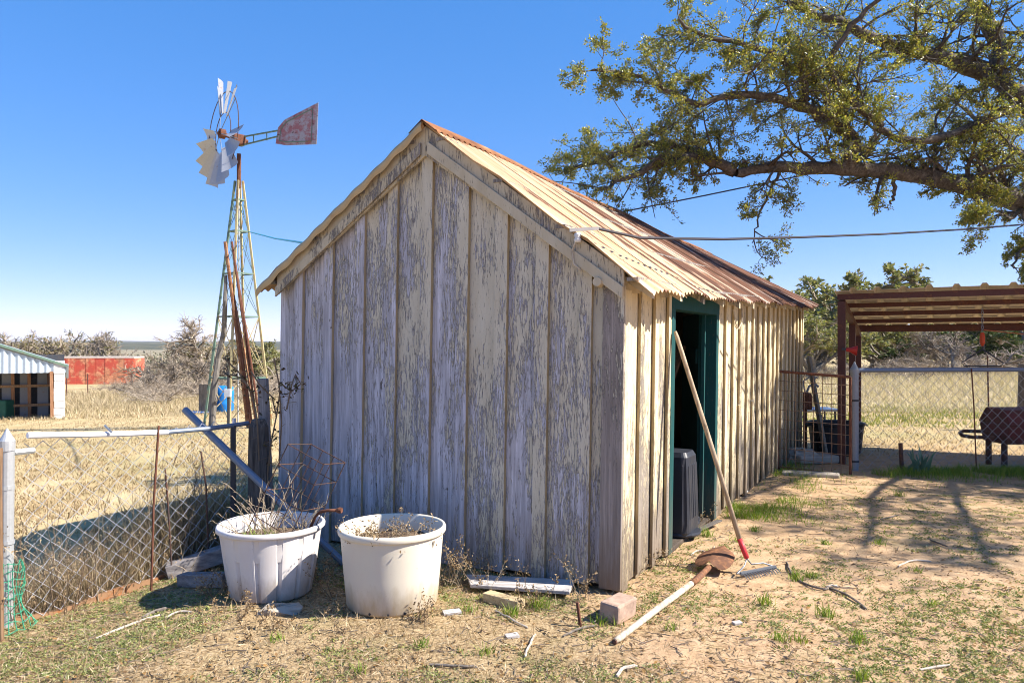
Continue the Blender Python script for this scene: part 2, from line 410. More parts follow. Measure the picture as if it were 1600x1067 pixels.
def build_shed():
    rng = random.Random(11)
    # gable wall: one part, each board and batten its own piece
    gw = SMB(); gw.prism([(-GW + .03, .012, .05), (-.03, .012, .05), (-.03, .012, roof_z(-.03, 0) - .1), (XM, .012, roof_z(XM, 0) - .1), (-GW + .03, .012, roof_z(-GW + .03, 0) - .1)], (0, 1, 0), .05)
    gable = gw.build('gable_wall', M_inside, shed); tag(gable, 'gable wall with peeling cream paint in shade')
    seams = [XM + .305 * k for k in range(-4, 5)]
    ed = [-GW] + seams + [0.0]
    for i in range(len(ed) - 1):
        dy = rng.uniform(-.003, .003)
        gable_board(ed[i] + .003, ed[i + 1] - .003, -.024 + dy, .008, 'board', M_gable, rng, parent=gable)
    for x in seams:
        if abs(x - (XM - .305 * 3)) < .01:      # this batten has lost its upper end
            gable_board(x - .046, x + .046, -.055, -.0285, 'batten', M_batten, rng, parent=gable)
            continue
        w = rng.uniform(.040, .05)
        gable_board(x - w, x + w, -.056 + rng.uniform(-.003, .003), -.0285, 'batten', M_batten, rng, parent=gable)
    # split corner board on the front and its white edge
    gable_board(-.115, .024, -.058, -.0285, 'corner_board', M_corner, rng, parent=gable, zdrop=.10)
    # rake boards
    for a, b, nm in ((XM, XL_ + .17, 0), (XM, -.0 + .03, 1)):
        m = SMB(); za, zb_ = roof_z(a, 0) - .012, roof_z(b, 0) - .012
        wd = .165
        m.prism([(a, -.084, za), (b, -.084, zb_), (b, -.084, zb_ - wd * .93), (a, -.084, za - wd * 1.25)], (0, 1, 0), .024)
        m.build('rake_board', M_trim, shed, bevel=.004)
        m = SMB(); za -= .115; zb_ -= .095
        m.prism([(a + (.03 if nm else -.03), -.104, za), (b, -.104, zb_), (b, -.104, zb_ - .075), (a + (.03 if nm else -.03), -.104, za - .085)], (0, 1, 0), .0185)
        m.build('rake_trim', M_trim, shed, bevel=.003)
    # side wall facing the yard
    sw = SMB(); sw.box((-.045, .45, .9), .04, .84, 1.7); sw.box((-.045, (2.22 + SLN) / 2, .93), .04, SLN - 2.3, 1.75)
    side = sw.build('side_wall', M_inside, shed); tag(side, 'sunlit side wall with the open doorway')
    ys = [0.0, .274, .555, .84]
    y = 2.17; ys2 = [y]
    while y < SLN - .12: y += rng.uniform(.26, .31); ys2.append(min(y, SLN))
    ys2[-1] = SLN
    for L in (ys, ys2):
        for i in range(len(L) - 1):
            m = SMB(); a, b = L[i] + .004, L[i + 1] - .004; zb = rng.uniform(.0, .05); o = rng.uniform(-.003, .004)
            m.prism([(-.022 + o, a, zb), (-.022 + o, b, zb + rng.uniform(-.02, .02)), (-.022 + o, b, roof_z(0, b) - .085), (-.022 + o, a, roof_z(0, a) - .085)], (1, 0, 0), .022)
            m.build('board', M_side, side, bevel=.003)
        for i, yy in enumerate(L):
            if i == 0 and L is ys: continue
            w = rng.uniform(.028, .042); zb = rng.uniform(0, .06); zt = roof_z(0, yy) - .085 - rng.choice([0, 0, 0, .03])
            if L is ys2 and i in (3, 5):       # a patched batten in two lengths
                for z0, z1 in ((zb, .93), (.95, zt)):
                    m = SMB(); m.box((.014 + .0005, yy, (z0 + z1) / 2), .021, 2 * w, z1 - z0); m.build('batten', M_side, side, bevel=.003)
                continue
            m = SMB(); m.prism([(.005, yy - w, zb), (.005, yy + w, zb), (.005, yy + w, zt), (.005, yy - w, zt)], (1, 0, 0), .021)
            m.build('batten', M_side, side, bevel=.003)
    m = SMB(); m.prism([(-.02, -.03, 0.01), (.0255, -.03, .01), (.0255, -.03, 1.84), (-.02, -.03, 1.84)], (0, 1, 0), .10)
    m.build('corner_post', M_side, side, bevel=.004)
    # frieze and soffit boards under the eave
    for y0, y1 in ((-.03, 2.2), (2.2, 4.6), (4.6, SLN)):
        m = SMB(); m.prism([(.007, y0, roof_z(0, y0) - .155), (.007, y1, roof_z(0, y1) - .155), (.007, y1, roof_z(.02, y1) - .05), (.007, y0, roof_z(.02, y0) - .05)], (1, 0, 0), .012)
        m.build('frieze_board', M_trim, side)
    for j in range(13):
        y = .02 + j * .565
        m = SMB(); m.prism([(-.25, y, roof_z(-.25, y) - .02), (.17, y, roof_z(.17, y) - .02), (.17, y, roof_z(.17, y) - .075), (-.25, y, roof_z(-.25, y) - .11)], (0, 1, 0), .045)
        m.build('rafter_tail', M_trim, shed)
    # hidden walls that close the shed
    m = SMB(); m.prism([(-GW, .03, .0), (-GW, SLN, 0), (-GW, SLN, roof_z(-GW, SLN) - .08), (-GW, .03, roof_z(-GW, 0) - .08)], (1, 0, 0), .03); m.build('left_wall', M_side, shed)
    m = SMB(); m.prism([(-GW, SLN - .03, 0), (-.005, SLN - .03, 0), (-.005, SLN - .03, roof_z(0, SLN) - .08), (XM, SLN - .03, roof_z(XM, SLN) - .08), (-GW, SLN - .03, roof_z(-GW, SLN) - .08)], (0, 1, 0), .03); m.build('back_wall', M_side, shed)
    m = SMB(); m.box((-GW / 2, SLN / 2, .015), GW - .1, SLN - .1, .03); m.build('floor_slab', M_inside, shed)
    # door frame and door
    fr = SMB(); fr.box((-.03, .90, .92), .12, .085, 1.80); fr.box((-.03, 2.125, .92), .12, .075, 1.80); fr.box((-.029, 1.51, 1.815), .125, 1.30, .11)
    frame = fr.build('door_frame', M_teal, shed, bevel=.004)
    st = SMB(); st.box((-.07, 2.045, .90), .03, .035, 1.72); st.build('door_stop', M_teal, frame)
    th = SMB(); th.box((-.05, 1.5, .02), .12, 1.1, .04); th.build('threshold', M_inside, frame, bevel=.006)
    m = SMB(); ph = R(64); hx, hy = -.10, 2.06; ex, ey = hx - .84 * math.cos(ph), hy + .84 * math.sin(ph)
    m.bar((hx, hy, .93), (ex, ey, .93), .035, 1.70); dr = m.build('door', M_teal, shed, bevel=.004)
    for f in (.2, .8):
        q = SMB(); nx, ny = -math.sin(ph), -math.cos(ph)
        a = Vector((lerp(hx, ex, .04), lerp(hy, ey, .04), .93 + (f - .5) * 1.6)); b = Vector((lerp(hx, ex, .96), lerp(hy, ey, .96), .93 + (f - .5) * 1.6))
        q.bar(a, b, .068, .12); q.build('rail', M_teal, dr)
    # roof sheets: real corrugation, each sheet its own piece
    pitch = .0715; wv = 9; sw_ = pitch * wv; ns = int(math.ceil((YB - YF) / sw_))
    for sd, xe in ((1, XR_), (-1, XL_)):
        m0 = SMB(); m0.prism([(XM, YF + .11, roof_z(XM, 0) - .032), (xe - sd * .10, YF + .11, roof_z(xe - sd * .10, 0) - .032), (xe - sd * .10, YF + .11, roof_z(xe - sd * .10, 0) - .05), (XM, YF + .11, roof_z(XM, 0) - .055)], (0, 1, 0), SLN - .02)
        for s_ in range(ns):
            ya = YF + s_ * sw_; yb = min(ya + sw_ + pitch * .6, YB)
            nn = min(77, int(round((YB - ya) / pitch * 8))); yb = ya + nn * pitch / 8; rows = 9; q = []; fs = []
            dz = (s_ % 2) * .0045; ext = rng.uniform(-.015, .025); tilt = 0
            for i in range(nn + 1):
                y = ya + (yb - ya) * i / nn
                for j in range(rows):
                    t = j / (rows - 1); x = lerp(XM + sd * .005, xe + sd * ext, t)
                    z = roof_z(x, y) + .010 * math.cos(2 * math.pi * (y - YF) / pitch) + dz + tilt * t
                    curl = max(0, 1 - (y - YF) / .12) * .018 * math.sin(t * 17 + sd) * (0.4 + t) if s_ == 0 else 0
                    wob = .012 * math.sin(y * 9) * max(0, t - .85) / .15
                    q.append((x, y, z + curl + wob * .8))
            for i in range(nn):
                for j in range(rows - 1):
                    a = i * rows + j; f = (a, a + rows, a + rows + 1, a + 1)
                    fs.append(f if sd < 0 else f[::-1])
            m = SMB(); m.add(q, fs); o = m.build('roof_sheet', M_roof, shed, smooth=True)
    # folded tin along the left rake
    q = []; fs = []; nn = 60
    for i in range(nn + 1):
        x = lerp(XM, XL_ - .01, i / nn); z = roof_z(x, YF) + .012; w = .006 * math.sin(i * .9)
        q += [(x, YF + .02, z), (x, YF - .012, z - .004 + w), (x, YF - .018, z - .035 + w), (x, YF - .006, z - .066 + w * 1.6)]
    for i in range(nn):
        for j in range(3): fs.append((i * 4 + j, i * 4 + 4 + j, i * 4 + 5 + j, i * 4 + 1 + j))
    m = SMB(); m.add(q, fs); m.build('rake_flashing', m_metal('tan_folded_tin', (.50, .37, .20), .18, (.30, .17, .08), .7, .1, 3), shed, smooth=True)
    # battens (purlins) under the sheets
    for sd, xe in ((1, XR_), (-1, XL_)):
        for t in (.08, .36, .64, .93):
            x = lerp(XM, xe, t)
            m = SMB(); pts = [(x, y, roof_z(x, y) - .024) for y in (YF + .03, 1.5, 3.5, 5.2, YB - .03)]
            for i in range(4): m.bar(pts[i], pts[i + 1], .07, .022)
            m.build('purlin', M_oldwood, shed)
    # ridge cap, wavy lower edges
    q = []; fs = []; nn = 420
    for i in range(nn + 1):
        y = lerp(YF - .01, YB + .01, i / nn); w = .014 * math.cos(2 * math.pi * (y - YF) / pitch)
        z = ridge_z(y) + .022
        q += [(XM - .115, y, roof_z(XM - .115, y) + .014 + w * .8), (XM - .05, y, roof_z(XM - .05, y) + .02 + w * .4), (XM, y, z + .004), (XM + .05, y, roof_z(XM + .05, y) + .02 + w * .4), (XM + .115, y, roof_z(XM + .115, y) + .014 + w * .8)]
    for i in range(nn):
        for j in range(4): fs.append((i * 5 + j, i * 5 + 5 + j, i * 5 + 6 + j, i * 5 + 1 + j))
    m = SMB(); m.add(q, fs); m.build('ridge_cap', M_rustcap, shed)
    # round knob and two lights bits on the rake
    m = SMB(); m.tube([(-.13, -.12, 1.885), (-.13, -.07, 1.885)], [.028, .034], 10); m.build('knob', M_trim, shed, smooth=False)

def m_roof():
    k = N('rusty_corrugated_tin'); c = k.co(); s = k.sep(c)
    st = k.noise(k.vm('MULTIPLY', c, (.35, 5.0, .2)), 1.1, 5, .68, .15)
    st2 = k.noise(k.vm('MULTIPLY', c, (1.2, 28.0, .8)), 1.0, 5, .65)
    bl = k.noise(c, 2.3, 5, .6)
    adv = k.mr(s[1], -.1, 4.2, -.24, .22)
    f = k.ma('ADD', k.ma('ADD', k.ma('MULTIPLY', k.mr(st, .32, .66, 0, 1), .62), k.ma('MULTIPLY', k.mr(st2, .3, .7, 0, 1), .38)), k.ma('ADD', k.ma('MULTIPLY', bl, .08), adv))
    pale = k.ramp(st2, (.3, (.44, .25, .125)), (.5, (.57, .37, .215)), (.7, (.66, .51, .37)))
    galv = k.ramp(st2, (.3, (.30, .28, .27)), (.7, (.62, .60, .57)))
    pale = k.mix(k.mr(s[1], 1.2, 3.5, 0, .55), pale, galv)
    rust = k.ramp(st2, (.28, (.04, .018, .012)), (.5, (.10, .038, .019)), (.74, (.25, .095, .036)))
    mk = k.ramp(f, (.50, 0), (.56, 1))
    col = k.mix(mk, pale, rust)
    col = k.mix(k.ramp(k.noise(c, 40, 3), (.28, .5), (.36, 0)), col, (.12, .055, .03))
    return k.out(col, k.mr(mk, 0, 1, .5, .85), k.mr(mk, 0, 1, .25, 0), k.bump(st2, .25, .003), .4)
M_roof = m_roof()
def m_cap():
    k = N('rusty_ridge_tin'); c = k.co(); n1 = k.noise(c, 5, 5, .65)
    return k.out(k.ramp(n1, (.3, (.13, .055, .03)), (.55, (.26, .115, .05)), (.75, (.42, .24, .13))), .85, 0, k.bump(n1, .3, .004), .2)
M_rustcap = m_cap()
build_shed()
# ================================================================ shared materials
M_galv = m_metal('galvanised_steel', (.50, .51, .52), .12, (.30, .17, .07), .45, .45)
M_galvb = m_metal('blue_grey_galvanised_pipe', (.19, .23, .30), .10, (.2, .12, .08), .5, .3)
M_whitepipe = m_metal('whitish_pipe', (.74, .74, .78), .12, (.35, .22, .15), .5, .1, 14)
M_wire = m_metal('dull_fence_wire', (.34, .34, .35), .15, (.16, .08, .05), .5, .5)
M_rust = m_metal('rusty_iron', (.15, .065, .04), .6, (.12, .045, .025), .85, .05)
M_rustdk = m_metal('dark_rusty_iron', (.07, .045, .038), .5, (.10, .045, .028), .8, .1)
M_maroon = m_metal('maroon_steel', (.095, .032, .024), .35, (.12, .05, .028), .6, .1)
M_darkpost = m_metal('dark_steel', (.05, .052, .06), .3, (.10, .06, .045), .6, .3)
M_stump = m_wood('dark_old_post_wood', (.09, .078, .07), (.22, .195, .175))
M_greypost = m_wood('pale_grey_post_wood', (.24, .22, .215), (.42, .40, .39))
M_tan = m_wood('straw_brown_stem', (.30, .215, .12), (.52, .41, .26))
M_handle = m_wood('bleached_handle_wood', (.46, .38, .28), (.68, .60, .49), (25, 25, 6))
M_stone = m_plain('pale_stone', (.42, .37, .31), .9, .4, 7, 0, .6)
M_soil = m_plain('pot_soil', (.17, .115, .075), .95, .5, 30, 0, .9)
DRY = [(.36, .26, .15), (.28, .195, .11), (.44, .34, .22), (.20, .135, .08), (.50, .41, .29), (.32, .22, .125)]
M_dry = m_leaf('dry_straw', DRY, .2, .8, .15)
M_drydark = m_leaf('dry_brown_weed', [(.22, .15, .085), (.30, .21, .12), (.16, .105, .06), (.38, .28, .17)], .15, .85, .1)
M_green = m_leaf('fresh_grass', [(.16, .24, .03), (.22, .30, .045), (.12, .20, .03), (.30, .34, .07)], .35, .55, .25)
M_sprig = m_leaf('green_sprigs', [(.19, .22, .075), (.24, .26, .11), (.28, .28, .14), (.15, .19, .06), (.33, .33, .11)], .25, .7, .2)

# ================================================================ LEFT FENCE
def chain_link(name, a, b, h0, h1, sp, r, parent, mat, zoff=.03, droop=None):
    """zigzag strands woven into diamonds between two ground points"""
    a, b = Vector(a), Vector(b); L = (b - a).length; d = (b - a) / L; nrm = Vector((-d.y, d.x, 0)).normalized()
    n = int(L / sp); mb = MB(parent.location); vs = sp * 1.95
    rr = random.Random(5)
    for i in range(n):
        pts = []; m = int(lerp(h0, h1, i / n) / (vs / 2))
        for j in range(m + 1):
            s = (i + .5) * sp + (sp * .52 if (j + i) % 2 else -sp * .52)
            z = j * vs / 2 + zoff
            off = .006 * (1 if (j + 0) % 2 else -1) + .02 * math.sin(s * 3.0 + z * 2.2)
            p = a + d * s + nrm * off; p.z = lerp(a.z, b.z, s / L) + z + (droop(s / L, z) if droop else 0)
            pts.append(p)
        mb.tube(pts, r, 4, False)
    o = mb.build(name, mat, parent); tag(o, kind='stuff'); return o
M_wirel = m_metal('bright_fence_wire', (.52, .52, .54), .12, (.2, .12, .08), .5, .4)
fa = Vector((FA[0], FA[1], g1(*FA))); fb = Vector((FB[0], FB[1], 0))
def fdep(px):      # depth of the left fence in a given direction
    a = (px - 800) / F; return float(FA[1] + fd[1] * ((a * FA[1] - FA[0]) / (fd[0] - a * fd[1])))
lf = thing('chain_link_fence', 'sagging chain link fence with loose white top pipe beside the buckets', 'fence', fa)
chain_link('wire_mesh', fa + Vector((.05, .08, 0)), fb, 1.05, .97, .048, .0023, lf, M_wirel, 0.0)
m = MB(fa); m.tube([fa + Vector((-.005, 0, -.1)), fa + Vector((0, 0, .5)), fa + Vector((.004, 0, 1.02))], .034, 14)
m.build('corner_post', M_galv, lf, smooth=False)
m = MB(fa); m.lathe(fa, [(.0, 1.0), (.041, 1.0), (.041, 1.055), (.03, 1.075), (.004, 1.125), (.0, 1.126)], 16); m.build('post_cap', M_galv, lf)
for z in (.16, .47, .78):
    m = MB(fa); m.lathe(fa, [(.036, z), (.0385, z), (.0385, z + .022), (.036, z + .022)], 14); m.build('tension_band', M_galv, lf)
m = MB(fa); m.tube([fa + Vector((.02, .03, .985)), fa + Vector((.075, .12, .985))], .018, 8); m.build('rail_stub', M_galv, lf)
rp = [P(px, py, fdep(px) - .03) for px, py in ((43, 680), (180, 678), (262, 675))]
m = MB(fa); m.tube(rp, .0185, 10); m.build('top_rail', M_whitepipe, lf, smooth=False)
m = MB(fa); m.tube([P(px, py, fdep(px) - .03) for px, py in ((260, 675), (330, 669), (388, 661))], .0165, 10); m.build('top_rail', M_galvb, lf)
m = MB(fa); m.bar(P(163, 664, fdep(165) - .05), P(175, 676, fdep(170) - .05), .012, .012); m.build('tie_wire', M_galvb, lf)
rp_ = GX(366, 5.38)
tp = thing('steel_fence_post', 'slim dark steel T post in the sagging chain link fence', 'post', rp_)
m = MB(); m.box((0, 0, .46), .012, .034, 1.0); m.box((.0, -.022, .46), .036, .01, 1.0); m.build('stake', M_darkpost, tp)
m = MB(); m.box((0, .0, .985), .014, .036, .05); m.build('painted_tip', M_whitepipe, tp)
w = MB(); bp = GX(405, 5.46)
w.tube([bp + Vector((0, 0, -.1)), bp + Vector((.0, 0, .3)), bp + Vector((.0, 0, .72)), bp + Vector((-.004, 0, .93)), bp + Vector((-.005, 0, .985))], [.088, .082, .078, .07, .045], 9)
o = w.build('wooden_post', M_stump, loc=tuple(bp)); tag(o, 'thick dark rotting wooden fence post at the end of the white pipe', 'post')
w = MB(); b2 = GX(420, 5.62)
w.bar(b2 + Vector((.01, 0, -.1)), b2 + Vector((-.045, 0, 1.27)), .068, .075, (0, 1, 0))
o = w.build('wooden_post', M_greypost, loc=tuple(b2), bevel=.008); tag(o, 'tall slim grey wooden post between the dark post and the shed corner', 'post')

def rod(name, pts, r, mat, label, cat, group=None, n=6):
    m = MB(); m.tube(pts, r, n); o = m.build(name, mat, loc=tuple(pts[0])); return tag(o, label, cat, group)
rod('rusty_rod', [GX(236, 4.74) + Vector((0, 0, -.05)), P(240, 790, 4.78), P(248, 665, 4.80)], .0075, M_rust, 'long rusty rod standing upright through the chain link fence', 'rod')
rod('rusty_rod', [GX(270, 4.95) + Vector((0, 0, -.05)), P(262, 780, 4.98), P(258, 731, 4.98)], .006, M_rustdk, 'short dark leaning rod next to the upright rusty rod', 'rod')
rod('rusty_rod', [GX(327, 5.15), P(322, 760, 5.12), P(314, 705, 5.12)], .006, M_rustdk, 'thin dark rod leaning on the fence below the blue grey pipe', 'rod')
rod('long_pipe', [G(537, 884) + Vector((0, 0, .02)), P(350, 700, 5.20), P(289, 640, 5.36)], .0255, M_galvb, 'long blue grey pipe leaning across the fence rail behind the ribbed tub', 'pipe', n=10)
# rusty edging that holds the yard up
m = MB(); q = []
for i in range(15):
    s = -.10 + i * .10; p2 = FA + fd * s + fnrm * (.03 + .008 * math.sin(i * 1.7)); p3_ = FA + fd * s - fnrm * .10; q.append(Vector((p2[0], p2[1], g1(p3_[0], p3_[1]) - .02 + .01 * math.sin(i * 1.1))))
for i in range(14): m.bar(q[i], q[i + 1], .03, .09)
o = m.build('steel_edging', m_metal('orange_rusty_edging', (.30, .17, .09), .35, (.25, .10, .035), .85, 0), loc=tuple(q[0])); tag(o, 'orange rusty steel edging strip along the foot of the chain link fence', 'edging')
# green netting and sticks at the corner post
M_net = m_plain('green_plastic_net', (.06, .33, .20), .5, .2)
bn = GX(8, 3.93); net = thing('plastic_netting', 'green plastic garden netting bunched round the foot of the corner post', 'netting', bn)
rr = random.Random(8); m = MB(bn)
for i in range(9):
    a0 = -1.9 + i * .33; pts = []
    for j in range(8):
        rad = .075 + .012 * math.sin(j * 1.3 + i) + (.06 * max(0, 1 - j / 2.2)); z = -.01 + j * .055
        pts.append(fa + Vector((math.cos(a0) * rad, math.sin(a0) * rad, z)))
    m.tube(pts, .0026, 4)
for j in range(9):
    pts = []
    for i in range(9):
        a0 = -1.9 + i * .33; rad = .077 + .012 * math.sin(j * 1.3 + i) + (.06 * max(0, 1 - j / 2.2)); pts.append(fa + Vector((math.cos(a0) * rad, math.sin(a0) * rad, .0 + j * .046 + .01 * math.sin(i * 2.0 + j))))
    m.tube(pts, .0026, 4)
m.build('net', M_net, net)
rod('wooden_stake', [GX(2, 4.05), P(-1, 760, 4.05), P(0, 700, 4.05)], .014, M_brownwood, 'brown wooden stake tied against the galvanised corner post', 'stake', n=7)

# ================================================================ TUBS
M_tub1 = m_plain('white_ribbed_plastic', (.70, .665, .66), .5, .14, 5, 0, .05, .35)
M_tub2 = m_plain('cream_plastic', (.70, .655, .55), .45, .10, 4, 0, .03, .4)
def stains(base, dark):
    k = N('stained_tub_' + str(base[2])); c = k.co(); s = k.sep(c)
    n1 = k.noise(k.vm('MULTIPLY', c, (6, 6, 2)), 2.5, 5, .65); n2 = k.noise(c, 45, 3)
    f = k.ma('ADD', k.ma('MULTIPLY', n1, .6), k.mr(s[2], 0, .22, .42, 0))
    col = k.mix(k.ramp(f, (.40, 0), (.66, .85)), base, dark)
    col = k.mix(k.ramp(n2, (.24, .7), (.30, 0)), col, dark)
    col = k.mix(k.ramp(n1, (.3, .22), (.6, 0)), col, (.60, .48, .42))
    return k.out(col, .5, 0, k.bump(n1, .06, .004), .35)
M_tub1 = stains((.62, .59, .58), (.38, .31, .25)); M_tub2 = stains((.64, .585, .48), (.42, .33, .22))
def rib(a, i):
    t = (a * 14 / (2 * math.pi)) % 1.0; d = min(t, 1 - t)
    return 1 - .055 * max(0, min(1, 1.7 - d / .06)) - .35 * (1 - math.cos((t - .5) * 2 * math.pi / 14))
T1 = Vector((-1.475, 4.55, 0)); T1.z = g1(T1.x, T1.y); T2 = Vector((-.698, 4.33, 0)); T2.z = g1(T2.x, T2.y)
tub = thing('planter_tub', 'ribbed white plastic tub with a wavy rim, full of dead stems', 'tub', T1, .25)
m = MB(); m.lathe((0, 0, 0), [(.0, .012), (.2, .012), (.232, 0), (.243, .012), (.267, .15), (.293, .335), (.302, .392)], 210, rib); tb = m.build('tub_wall', M_tub1, tub, smooth=False)
def rimw(a, i): return 1 + .004 * math.cos(a * 11)
m = MB(); m.lathe((0, 0, 0), [(.296, .388), (.313, .390), (.319, .396), (.320, .414), (.315, .423), (.305, .425), (.297, .418), (.287, .30), (.275, .25)], 96, rimw); m.build('rim', M_tub1, tub, smooth=True)
m = MB(); q = [(0, 0, .345)]; 
for i in range(28): a = i * 2 * math.pi / 28; q.append((.282 * math.cos(a), .282 * math.sin(a), .325 + .012 * math.sin(i * 3.1)))
m.add(q, [(0, 1 + i, 1 + (i + 1) % 28) for i in range(28)]); m.build('soil', M_soil, tub)
tub2 = thing('planter_tub', 'smooth cream plastic tub with a rolled rim and little dry grass inside', 'tub', T2, .4)
m = MB(); m.lathe((0, 0, 0), [(.0, .012), (.235, .012), (.252, 0), (.262, .02), (.279, .2), (.292, .36), (.297, .415)], 64); m.build('tub_wall', M_tub2, tub2, smooth=True)
m = MB(); m.lathe((0, 0, 0), [(.291, .418), (.301, .414), (.307, .416), (.311, .422), (.312, .442), (.307, .453), (.297, .455), (.289, .448), (.282, .36), (.275, .28)], 64); m.build('rim', M_tub2, tub2, smooth=True)
for a in (-.95, .6, 2.2):
    m = MB(); m.prism([(.296 * math.cos(a), .296 * math.sin(a), .40), (.312 * math.cos(a), .312 * math.sin(a), .402), (.298 * math.cos(a), .298 * math.sin(a), .365)], (-math.sin(a), math.cos(a), 0), .006); m.build('rim_lug', M_tub2, tub2)
m = MB(); q = [(0, 0, .365)]
for i in range(28): a = i * 2 * math.pi / 28; q.append((.284 * math.cos(a), .284 * math.sin(a), .35 + .012 * math.sin(i * 2.3)))
m.add(q, [(0, 1 + i, 1 + (i + 1) % 28) for i in range(28)]); m.build('soil', M_soil, tub2)
for a in (-2.3, -1.9, -1.55, -.8):
    m = MB(); m.tube([(.253 * math.cos(a), .253 * math.sin(a), .022), (.2645 * math.cos(a), .2645 * math.sin(a), .022)], .007, 8); m.build('drain_hole', M_darkpost, tub2)

# dry branching weeds
def weed(rng, base, h, nb, r, spread=.35, fluff=0, A=None, mb=None, curl=.3):
    """branching dead stems into mb, seed heads and dry leaves into A"""
    for b in range(nb):
        d = Vector((rng.gauss(0, spread), rng.gauss(0, spread), 1)).normalized(); L = h * rng.uniform(.5, 1.05)
        p = Vector(base) + Vector((rng.gauss(0, .02), rng.gauss(0, .02), 0)); pts = [p.copy()]
        for j in range(5):
            d = (d + Vector((rng.gauss(0, curl * .4), rng.gauss(0, curl * .4), rng.gauss(0, .05) - .04))).normalized(); p = p + d * L / 5; pts.append(p.copy())
            if j > 0 and rng.random() < .8:
                dd = (d + Vector((rng.gauss(0, .6), rng.gauss(0, .6), .2))).normalized(); l2 = L * rng.uniform(.12, .3)
                e = p + dd * l2; mb.tube([p, p + dd * l2 * .5 + Vector((0, 0, .01)), e], [r * .6, r * .5, r * .3], 3, False)
                if A is not None and fluff:
                    n = rng.randint(2, 2 + fluff); ps = np.array([[e.x, e.y, e.z]] * n) + NR.normal(0, l2 * .16, (n, 3))
                    v, t = leaf_arrays(ps, NR.normal(size=(n, 3)), NR.uniform(.008, .024, n), NR.uniform(.005, .012, n), NR); A.add(v, t)
        mb.tube(pts, [r, r, r * .9, r * .75, r * .6, r * .4], 4, False)
        if A is not None and fluff:
            n = 3 + fluff * 2; ps = np.array([[p.x, p.y, p.z]] * n) + NR.normal(0, .018, (n, 3))
            v, t = leaf_arrays(ps, NR.normal(size=(n, 3)), NR.uniform(.008, .022, n), NR.uniform(.005, .011, n), NR); A.add(v, t)
NR = np.random.default_rng(42)
M_stalk = m_plain('bleached_stalk', (.46, .37, .26), .85, .45, 12, 0, .2, .15)
M_stalkdk = m_plain('brown_stalk', (.24, .17, .11), .85, .45, 12, 0, .2, .15)
def weed_thing(name, label, base, specs, seed, mat=None, lmat=None, group=None, cat='weeds'):
    t = thing(name, label, cat, base, 0, group); rng = random.Random(seed); mb = MB(base); A = ARR()
    for (off, h, nb, r, sp, fl) in specs: weed(rng, Vector(base) + Vector(off), h, nb, r, sp, fl, A, mb)
    tag(mb.build('stems', mat or M_stalk, t), kind='stuff')
    if A.n: o = tag(A.build('dry_leaves', lmat or M_drydark, t, (0, 0, 0)), kind='stuff'); o.location = -Vector(base)
    return t
rng = random.Random(2)
weed_thing('dead_plant', 'tangle of bare dead stems growing in the ribbed white tub', T1 + Vector((0, 0, .33)), [((rng.uniform(-.2, .2), rng.uniform(-.2, .15), 0), rng.uniform(.12, .42), 2, .0028, .35, 0) for _ in range(26)], 1)
weed_thing('dead_plant', 'sparse curled dry grass growing in the smooth cream tub', T2 + Vector((0, 0, .35)), [((rng.uniform(-.22, .2), rng.uniform(-.2, .2), 0), rng.uniform(.08, .2), 3, .0016, .6, 1) for _ in range(20)], 3)
a = ARR(); n = 60; ps = np.stack([NR.uniform(-.12, .06, n), NR.uniform(-.22, -.1, n), np.full(n, .335)], 1) + np.array(T1)
v, t = blade_arrays(ps, NR.uniform(.05, .11, n), NR.uniform(.004, .007, n), NR, .6); a.add(v, t)
o = a.build('grass_tuft', M_green, None, tuple(T1 + Vector((0, 0, .33)))); tag(o, 'small fresh green grass tuft inside the ribbed white tub', 'grass')
# wire cage leaning out of the ribbed tub
cg = T1 + Vector((.02, .02, .30)); cage = thing('wire_plant_cage', 'rusty square wire plant cage leaning out of the ribbed white tub', 'plant cage', cg)
cage.rotation_euler = (R(-8), R(24), R(-18))
S_ = .135; 
for sx, sy in ((-1, -1), (1, -1), (1, 1), (-1, 1)):
    m = MB(); m.tube([(sx * S_, sy * S_, -.1), (sx * S_ * 1.02, sy * S_, .3), (sx * S_, sy * S_, .60)], .0032, 6); m.build('upright_wire', M_rustdk, cage)
for z in (.12, .29, .46, .595):
    m = MB(); m.tube([(-S_, -S_, z), (S_, -S_, z), (S_, S_, z + .004), (-S_, S_, z), (-S_, -S_, z)], .0030, 6); m.build('ring_wire', M_rustdk, cage)
for sx in (-.3, .35):
    m = MB(); m.tube([(sx * S_, -S_, .12), (sx * S_, -S_, .595)], .0026, 5); m.build('upright_wire', M_rustdk, cage)
    m = MB(); m.tube([(sx * S_, S_, .12), (sx * S_, S_, .595)], .0026, 5); m.build('upright_wire', M_rustdk, cage)
sp = P(488, 822, 4.5)
spt = thing('rusty_spout', 'bent rusty pipe spout sticking out over the rim of the ribbed tub', 'pipe', sp)
m = MB(sp); m.tube([sp + Vector((-.03, 0, -.05)), P(493, 806, 4.49), P(501, 799, 4.47), P(514, 797, 4.46), P(528, 797, 4.45)], [.009, .009, .0095, .0095, .010], 8); m.build('tube', M_rust, spt, smooth=True)
m = MB(sp); m.tube([P(526, 797, 4.45), P(530, 797, 4.448), P(534, 797, 4.445)], [.012, .018, .017], 9); m.build('end_flange', M_rust, spt)
